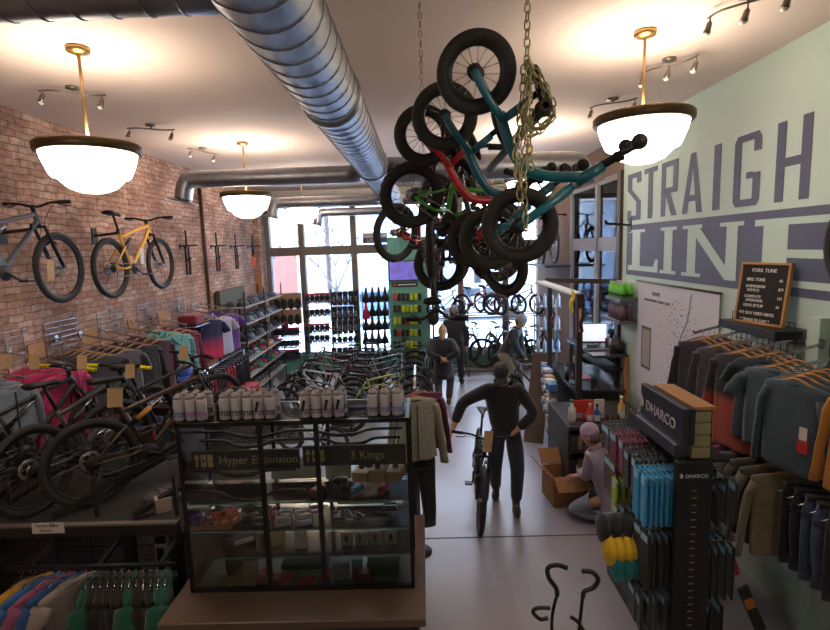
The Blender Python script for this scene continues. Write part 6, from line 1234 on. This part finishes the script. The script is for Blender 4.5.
for j, (a_, b_) in enumerate(((272, 300), (303, 330), (331, 358), (362, 388))):
    m_ = MB()
    for py in (293, 307, 321, 335, 348): p = PY(a_, py, 12.86); q = PY(b_, py, 12.86); m_.cyl(p, q, .008, 5)
    p = PY(a_, 290, 12.87); q = PY(b_, 290, 12.87); m_.cyl((p.x, 12.87, 0.0), (p.x, 12.87, p.z), .012, 6).cyl((q.x, 12.87, 0.0), (q.x, 12.87, p.z), .012, 6)
    tag(m_.build('hanging_rack', STL), 'steel hanging rack in the shop windows, %s from the brick corner' % ['first', 'second', 'third', 'fourth'][j], 'rack')
tag(MB().box((0, 0, 0), (.62, .004, .26), 0).build('window_decal', mat('decal_white', srgb(225, 225, 225), .5), None, PY(375, 238, 12.98)), 'white window decal with the shop lettering above the rail', 'decal')
dcl = bpy.data.objects['window_decal']; MB().box((0, -.004, -.05), (.6, .004, .13)).build('decal_band', INK, dcl); text('STRAIGHT', .1, M4.Translation((-.27, -.004, .04)), INK, dcl); text('LINE', .12, M4.Translation((-.2, -.008, -.095)), PAP, dcl)
# ================================================================ PEOPLE
def ik(a, c, l1, l2, pole):
    d = c-a; L = min(d.length, (l1+l2)*.999); dn = d.normalized(); x = (l1*l1-l2*l2+L*L)/(2*L); h = math.sqrt(max(0, l1*l1-x*x)); p = (pole-dn*pole.dot(dn)).normalized(); return a+dn*x+p*h, a+dn*L
def skin(nodes, edges, radii, root=0, sub=2):
    me = bpy.data.meshes.new('sk'); me.from_pydata([tuple(n) for n in nodes], edges, []); o = bpy.data.objects.new('sk', me); C.objects.link(o)
    o.modifiers.new('s', 'SKIN'); 
    if not me.skin_vertices: bpy.context.view_layer.objects.active = o
    for i, v in enumerate(me.skin_vertices[0].data): r = radii[i]; v.radius = r if isinstance(r, tuple) else (r, r); v.use_root = (i == root)
    m = o.modifiers.new('u', 'SUBSURF'); m.levels = sub; m.render_levels = sub
    dg = bpy.context.evaluated_depsgraph_get(); dg.update(); out = bpy.data.meshes.new_from_object(o.evaluated_get(dg)); bpy.data.objects.remove(o)
    vs = [v.co.copy() for v in out.vertices]; fs = [tuple(p.vertices) for p in out.polygons]; bpy.data.meshes.remove(out); return vs, fs
def remeshed(b, name, m, parent, vox):
    o = b.build(name, m, None); md = o.modifiers.new('r', 'REMESH'); md.mode = 'VOXEL'; md.voxel_size = vox; md.use_smooth_shade = True
    sm = o.modifiers.new('s', 'SMOOTH'); sm.iterations = 3; sm.factor = .4
    dg = bpy.context.evaluated_depsgraph_get(); dg.update(); me = bpy.data.meshes.new_from_object(o.evaluated_get(dg)); bpy.data.objects.remove(o)
    for p in me.polygons: p.use_smooth = True
    return link(name, me, parent)
def person(label, base, f, pel, chest, neck, head, look, hands, feet, s=1.0, jac=(30, 30, 32), pan=(34, 36, 42), shoe=(40, 34, 32), hat=None, hatc=(90, 90, 96), hair=(80, 60, 44), long_j=0, elbow=None, knee=None, kneel=False, slim=1.0, vox=.0085, curl=True, jm=None, bun=False):
    base = V(base); f = V(f).normalized(); r = f.cross(V((0, 0, 1))).normalized()          # r: the person's right
    t = thing('person', label, 'person', base)
    W = lambda p: r*p[0]*s+f*p[1]*s+V((0, 0, p[2]*s))                                      # (right, forward, up) relative to base
    PL, CH, NK, HD = [W(p) for p in (pel, chest, neck, head)]; lk = (r*look[0]+f*look[1]+V((0, 0, look[2]))).normalized()
    sh = {}; N = [PL, lerp(PL, CH, .5), CH, NK, lerp(NK, HD, .55)]; Rr = [(.11*slim*s, .085*s), (.105*slim*s, .08*s), (.125*slim*s, .085*s), .05*s, .05*s]; E = [(0, 1), (1, 2), (2, 3), (3, 4)]
    jn, jr, je = [PL+(PL-CH).normalized()*.12*s, lerp(PL, CH, .4), CH, lerp(CH, NK, .75)], [(.185*slim*s, .15*s), (.165*slim*s, .135*s), (.185*slim*s, .14*s), .09*s], [(0, 1), (1, 2), (2, 3)]
    if long_j: jn.insert(0, PL-V((0, 0, (long_j+.12)*s))); jr.insert(0, (.2*slim*s, .17*s)); je = [(i, i+1) for i in range(4)]
    cj = len(jn)-2; handinfo = []
    for k, sd in ((0, -1), (1, 1)):
        S = CH+r*(sd*.17*slim*s)+(NK-CH)*.45; Hh = V(hands[k])-base if len(hands[k]) == 3 else None
        pole = W((sd*.6, -.5, -.6)) if elbow is None else W(elbow[k])
        El, Hd = ik(S, Hh, .3*s, .27*s, pole); i0 = len(N); N += [S, El, Hd]; Rr += [.062*s, .045*s, .032*s]; E += [(2, i0), (i0, i0+1), (i0+1, i0+2)]
        j0 = len(jn); jn += [S, El, lerp(El, Hd, .93)]; jr += [.09*s, .07*s, .052*s]; je += [(cj, j0), (j0, j0+1), (j0+1, j0+2)]
        d = (Hd-El).normalized(); pr = r*(-sd); pr = (pr-d*pr.dot(d)).normalized(); dn = d.cross(pr)*sd
        palm = Hd+d*.06*s; i1 = len(N); N.append(palm); Rr.append((.036*s, .02*s)); E.append((i0+2, i1))
        cl = V((0, 0, -1)) if curl else d
        for q in range(4):
            off = dn*((q-1.5)*.019*s); ln = (.038, .044, .042, .033)[q]*s; a = palm+off+d*.02*s; b_ = a+(d*.8+cl*.35).normalized()*ln; c_ = b_+(d*.1+cl*1.0+pr*.2).normalized()*ln*.8
            n0 = len(N); N += [a, b_, c_]; Rr += [.0095*s, .009*s, .0075*s]; E += [(i1, n0), (n0, n0+1), (n0+1, n0+2)]
        th0 = Hd+d*.03*s-dn*.03*s; n0 = len(N); N += [th0, th0+(d*.6-dn*.5+cl*.3)*.04*s, th0+(d*.9+cl*.9-dn*.2)*.055*s]; Rr += [.012*s, .011*s, .009*s]; E += [(i0+2, n0), (n0, n0+1), (n0+1, n0+2)]
    pn, prr, pe = [PL+V((0, 0, .14*s)), PL-V((0, 0, .03*s))], [(.155*slim*s, .125*s), (.16*slim*s, .14*s)], [(0, 1)]
    shoes = []
    for k, sd in ((0, -1), (1, 1)):
        Hp = PL+r*(sd*.09*s)-V((0, 0, .04*s)); An = V(feet[k][0])-base; toe = (r*feet[k][1][0]+f*feet[k][1][1]+V((0, 0, feet[k][1][2]))).normalized()
        pole = f*1.0+r*sd*.15 if knee is None else W(knee[k]); Kn, An = ik(Hp, An, .44*s, .44*s, pole)
        i0 = len(N); N += [Hp, Kn, An, An+toe*.12*s-V((0, 0, .03*s))]; Rr += [.07*s, .045*s, .032*s, .03*s]; E += [(0, i0), (i0, i0+1), (i0+1, i0+2), (i0+2, i0+3)]
        j0 = len(pn); pn += [Hp, Kn, lerp(Kn, An, .96)]; prr += [.118*s, .085*s, .064*s]; pe += [(1, j0), (j0, j0+1), (j0+1, j0+2)]
        shoes.append((An, toe, (An-Kn).normalized()))
    b = MB(); v, fc = skin(N, E, Rr); b.add(v, fc)
    z = (HD-NK).normalized(); y = (lk-z*lk.dot(z)).normalized(); x = y.cross(z); rot = M4((x, y, z)).transposed(); K = s
    def hd(v): return V((v.x*(1-.12*max(0, -v.z)), v.y*(1-.08*max(0, -v.z))+(.1 if v.y > .6 and -.5 < v.z < .1 else 0), v.z))
    b.ell(HD, (.077*K, .095*K, .118*K), 0, 24, 18, rot, hd)
    for c, rr in (((0, .098, -.01), (.014, .022, .026)), ((0, .082, -.055), (.026, .014, .009)), ((0, .078, -.09), (.028, .02, .02)), ((-.078, 0, -.01), (.012, .022, .032)), ((.078, 0, -.01), (.012, .022, .032)), ((0, .09, .03), (.05, .012, .01))): b.ell(HD+rot @ (V(c)*K), tuple(q*K for q in rr), 0, 12, 8, rot)
    body = remeshed(b, 'body', SKIN, t, vox)
    for sd in (-1, 1): MB().ell(HD+rot @ (V((sd*.03, .087, .012))*K), (.012*K, .007*K, .007*K), 0, 10, 6, rot).build('eye', mat('dark_eye', srgb(50, 40, 36), .3), t)
    b = MB(); v, fc = skin(jn, je, jr); b.add(v, fc); jo = b.build('jacket', jm or fab(*jac), t); 
    b = MB(); v, fc = skin(pn, pe, prr); b.add(v, fc); b.build('trousers', fab(*pan), t)
    # collar
    MB().lathe([(.062*s, 0), (.07*s, .03*s), (.064*s, .055*s), (.056*s, .05*s)], lerp(CH, NK, .72), (NK-CH), 16).build('collar', jm or fab(*[int(c*.85) for c in jac]), t)
    for An, toe, dn in shoes:
        m3 = axes(An, toe, -dn); sb = MB(); rr3 = m3.to_3x3()
        sb.ell(An+rr3 @ V((.07*s, 0, -.035*s)), (.14*s, .048*s, .048*s), 0, 16, 9, rr3, lambda v: V((v.x, v.y, max(v.z, -.75)))); sb.ell(An+rr3 @ V((-.005*s, 0, .01*s)), (.056*s, .046*s, .06*s), 0, 12, 8, rr3); sb.build('shoe', fab(*shoe), t)
    if hat != 'beanie' or bun:
        hb = MB(); hb.ell(HD+rot @ (V((0, -.014, .022))*K), (.087*K, .1*K, .11*K), 0, 22, 14, rot, lambda v: V((v.x, min(v.y, .72-.5*max(0, -v.z)) if v.z < .45 else v.y, max(v.z, -.75))) if v.y < .3 or v.z > .3 else V((v.x, .3, max(v.z, .3))))
        if bun: hb.ell(HD+rot @ (V((0, -.06, .1))*K), (.05*K, .05*K, .05*K)); hb.ell(HD+rot @ (V((0, -.07, -.06))*K), (.07*K, .05*K, .1*K), 0, 14, 8, rot)
        hb.build('hair', mat('hair_%d' % hair[0], srgb(*hair), .8, 0, .25, 40), t)
    if hat == 'beanie':
        hb = MB(); hb.ell(HD+rot @ (V((0, -.012, .05))*K), (.093*K, .108*K, .1*K), 0, 22, 12, rot, lambda v: V((v.x, v.y, max(v.z, -.3)))); hb.lathe([(.086*K, -.01), (.1*K, 0), (.1*K, .045*K), (.09*K, .05*K)], HD+rot @ (V((0, -.012, .012))*K), z, 22); hb.build('beanie', fab(*hatc), t)
        hb = MB(); hb.ell(HD+rot @ (V((0, -.035, -.03))*K), (.084*K, .075*K, .07*K), 0, 16, 10, rot); hb.build('hair', mat('hair_%d' % hair[0], srgb(*hair), .8, 0, .25, 40), t)
    if hat == 'cap':
        hb = MB(); hb.ell(HD+rot @ (V((0, -.008, .045))*K), (.092*K, .106*K, .085*K), 0, 22, 12, rot, lambda v: V((v.x, v.y, max(v.z, -.15)))); hb.ell(HD+rot @ (V((0, .12, .045))*K), (.075*K, .07*K, .01*K), 0, 16, 8, rot); hb.build('cap', fab(*hatc), t)
    return t, (N, CH, NK, HD, rot, r, f)
# man pushing the bike
bpy.context.view_layer.update()
hbw = [MB1.matrix_world @ V((.49, sd*.3, 1.03)) for sd in (1, -1)]       # bar ends (bike's left is world +x)
L_ = hbw[0]; Rh = hbw[1]
xs = sorted([L_, Rh], key=lambda v: v.x)
t, inf = person('man in a black jacket and dark cap looking down, pushing a bike along the aisle', (.93, 5.85, 0), (-.1, -1, 0), (0, -.02, .93), (.03, .09, 1.33), (.03, .16, 1.49), (.05, .26, 1.62), (.1, .75, -.65),
    [xs[1]+V((.06, .08, .03)), xs[0]+V((-.05, .08, .03))], [((1.02, 5.66, .09), (0, 1, 0)), ((.84, 6.05, .09), (.1, 1, 0))], 1.03, (27, 26, 29), (40, 42, 52), (62, 50, 46), 'cap', (30, 30, 36), (60, 46, 38), elbow=[(-.9, -.1, .5), (.9, -.1, .5)], slim=1.05)
HDm = inf[3]; tag_p = MB().ell(inf[1]+V((.1, -.125, .08)), (.03, .006, .01)).build('chest_logo', mat('logo_lime', srgb(120, 150, 60), .5), t)
q = PY(489, 437, 5.4); swing_tag(q.x, q.y, q.z+.07, 'tan price tag hanging on the handlebar of the pushed bike', .1, .24, .1)
# woman walking away
t, inf = person('person with fair tied-up hair in a black knee-length puffer, walking away with hands behind back', (.36, 9.7, 0), (.1, 1, 0), (0, 0, .86), (0, .0, 1.2), (0, .02, 1.36), (0, .03, 1.47), (0, 1, -.1),
    [(.34, 9.52, 1.0), (.4, 9.53, .98)], [((.27, 9.55, .09), (0, 1, 0)), ((.45, 9.75, .09), (0, 1, 0))], 1.0, (30, 29, 34), (70, 60, 58), (110, 74, 56), None, hair=(170, 140, 100), long_j=.22, slim=1.05, bun=True, elbow=[(-.8, -.6, -.2), (.8, -.6, -.2)], vox=.012)
MB().box((.02, -.2, .98), (.1, .02, .06), 0, None, .008).build('phone_case', mat('coral_phone', srgb(210, 110, 90), .5), t)
t, inf = person('person in a grey beanie and black jacket standing by the window bikes, seen from behind', (.68, 11.2, 0), (-.05, 1, 0), (0, 0, .9), (0, 0, 1.27), (0, .02, 1.43), (0, .04, 1.55), (.1, 1, -.1),
    [(.42, 11.3, .85), (.95, 11.3, .85)], [((.58, 11.1, .09), (0, 1, 0)), ((.82, 11.3, .09), (.3, 1, 0))], 1.06, (24, 26, 34), (26, 28, 36), (30, 30, 36), 'beanie', (120, 118, 124), vox=.012)
t, inf = person('person in a grey beanie, charcoal jumper and khaki trousers bending over a bike', (1.72, 10.1, 0), (.8, -.5, 0), (0, -.1, .88), (0, .08, 1.24), (0, .14, 1.4), (0, .22, 1.5), (0, .8, -.5),
    [(2.0, 10.0, .85), (1.98, 9.85, .86)], [((1.78, 10.2, .09), (0, 1, 0)), ((1.62, 9.9, .09), (0, 1, 0))], 1.06, (50, 54, 58), (120, 110, 92), (60, 54, 50), 'beanie', (128, 128, 130), vox=.012)
b_ = bike('dark bike the khaki-trousered man is handling', 'hard', (44, 46, 52)); stand(b_, 'hard', 2.05, 9.5, rad(205))
TIE = mat('tie_dye_lilac', srgb(150, 138, 160), .9, 0, .35, 9, sheen=.2)
t, inf = person('person in a lilac beanie and pale tie-dye hoodie kneeling beside the cardboard box', (1.93, 5.45, 0), (-.75, .6, 0), (0, -.1, .34), (0, .03, .68), (0, .08, .84), (0, .13, .95), (0, 1, -.35),
    [(1.78, 5.75, .45), (1.72, 5.66, .42)], [((1.98, 5.28, .1), (0, -.75, -.8)), ((2.14, 5.4, .1), (0, -.75, -.8))], 1.0, (150, 138, 160), (126, 136, 156), (54, 50, 52), 'beanie', (164, 144, 170), hair=(104, 84, 70), knee=[(-.3, 1, -.8), (.3, 1, -.8)], slim=1.05, jm=TIE, long_j=.1)
t, inf = person('man in a blue cap and dark green top standing among the left wall clothes', (-3.0, 6.25, 0), (.35, -1, 0), (0, 0, .93), (0, .02, 1.3), (0, .04, 1.46), (0, .09, 1.57), (0, 1, -.35),
    [(-3.15, 6.0, 1.1), (-2.75, 6.0, 1.1)], [((-2.9, 6.2, .09), (0, 1, 0)), ((-3.1, 6.25, .09), (0, 1, 0))], 1.03, (40, 46, 40), (50, 50, 56), (40, 36, 34), 'cap', (50, 80, 170), hair=(90, 60, 46), vox=.011)
SKY, EXPO = 18.0, 0.15
# ================================================================ LIGHT, CAMERA
w = bpy.data.worlds.new('winter_sky'); bpy.context.scene.world = w; w.use_nodes = True; nt = w.node_tree; bg = nt.nodes['Background']
tc = nt.nodes.new('ShaderNodeTexCoord'); sp = nt.nodes.new('ShaderNodeSeparateXYZ'); cr_ = nt.nodes.new('ShaderNodeValToRGB')
nt.links.new(tc.outputs['Generated'], sp.inputs[0]); nt.links.new(sp.outputs[2], cr_.inputs[0])
cr_.color_ramp.elements[0].position = 0; cr_.color_ramp.elements[0].color = (.85, .92, 1, 1); cr_.color_ramp.elements[1].position = .6; cr_.color_ramp.elements[1].color = (.55, .72, 1, 1)
nt.links.new(cr_.outputs[0], bg.inputs[0]); bg.inputs[1].default_value = SKY
def portal(loc, rot, sx_, sy_):
    l = bpy.data.lights.new('window_daylight', 'AREA'); l.shape = 'RECTANGLE'; l.size = sx_; l.size_y = sy_; l.cycles.is_portal = True
    o = bpy.data.objects.new('window_daylight', l); C.objects.link(o); o.location = loc; o.rotation_euler = rot
portal(((XL+XR)/2, YF+.35, 2.3), (pi/2, 0, pi), 7, 4.4)
portal((XR+.35, 8.9, 2.4), (pi/2, 0, pi/2), 2.7, 3.4)
cam = bpy.data.cameras.new('camera'); co = bpy.data.objects.new('camera', cam); C.objects.link(co)
cam.sensor_fit = 'HORIZONTAL'; cam.sensor_width = 36; cam.lens = F/830*36; cam.clip_start = .05; cam.clip_end = 300
# camera axes in world: right, up, back
W = M4((cr, cd, -cv))          # rows: world axes in camera (x right, y down, z forward) coordinates
right = V((W[0][0], W[1][0], W[2][0])); down = V((W[0][1], W[1][1], W[2][1])); fwd = V((W[0][2], W[1][2], W[2][2]))
m = M4((right, -down, -fwd)).transposed().to_4x4(); m.translation = (0, 0, HC); co.matrix_world = m
sc = bpy.context.scene; sc.camera = co
sc.view_settings.view_transform = 'Standard'; sc.view_settings.look = 'None'; sc.view_settings.gamma = 1; sc.view_settings.exposure = EXPO
sc.cycles.use_denoising = True; sc.cycles.max_bounces = 7; sc.cycles.transparent_max_bounces = 16; sc.cycles.sample_clamp_indirect = 6; sc.cycles.caustics_reflective = False; sc.cycles.caustics_refractive = False
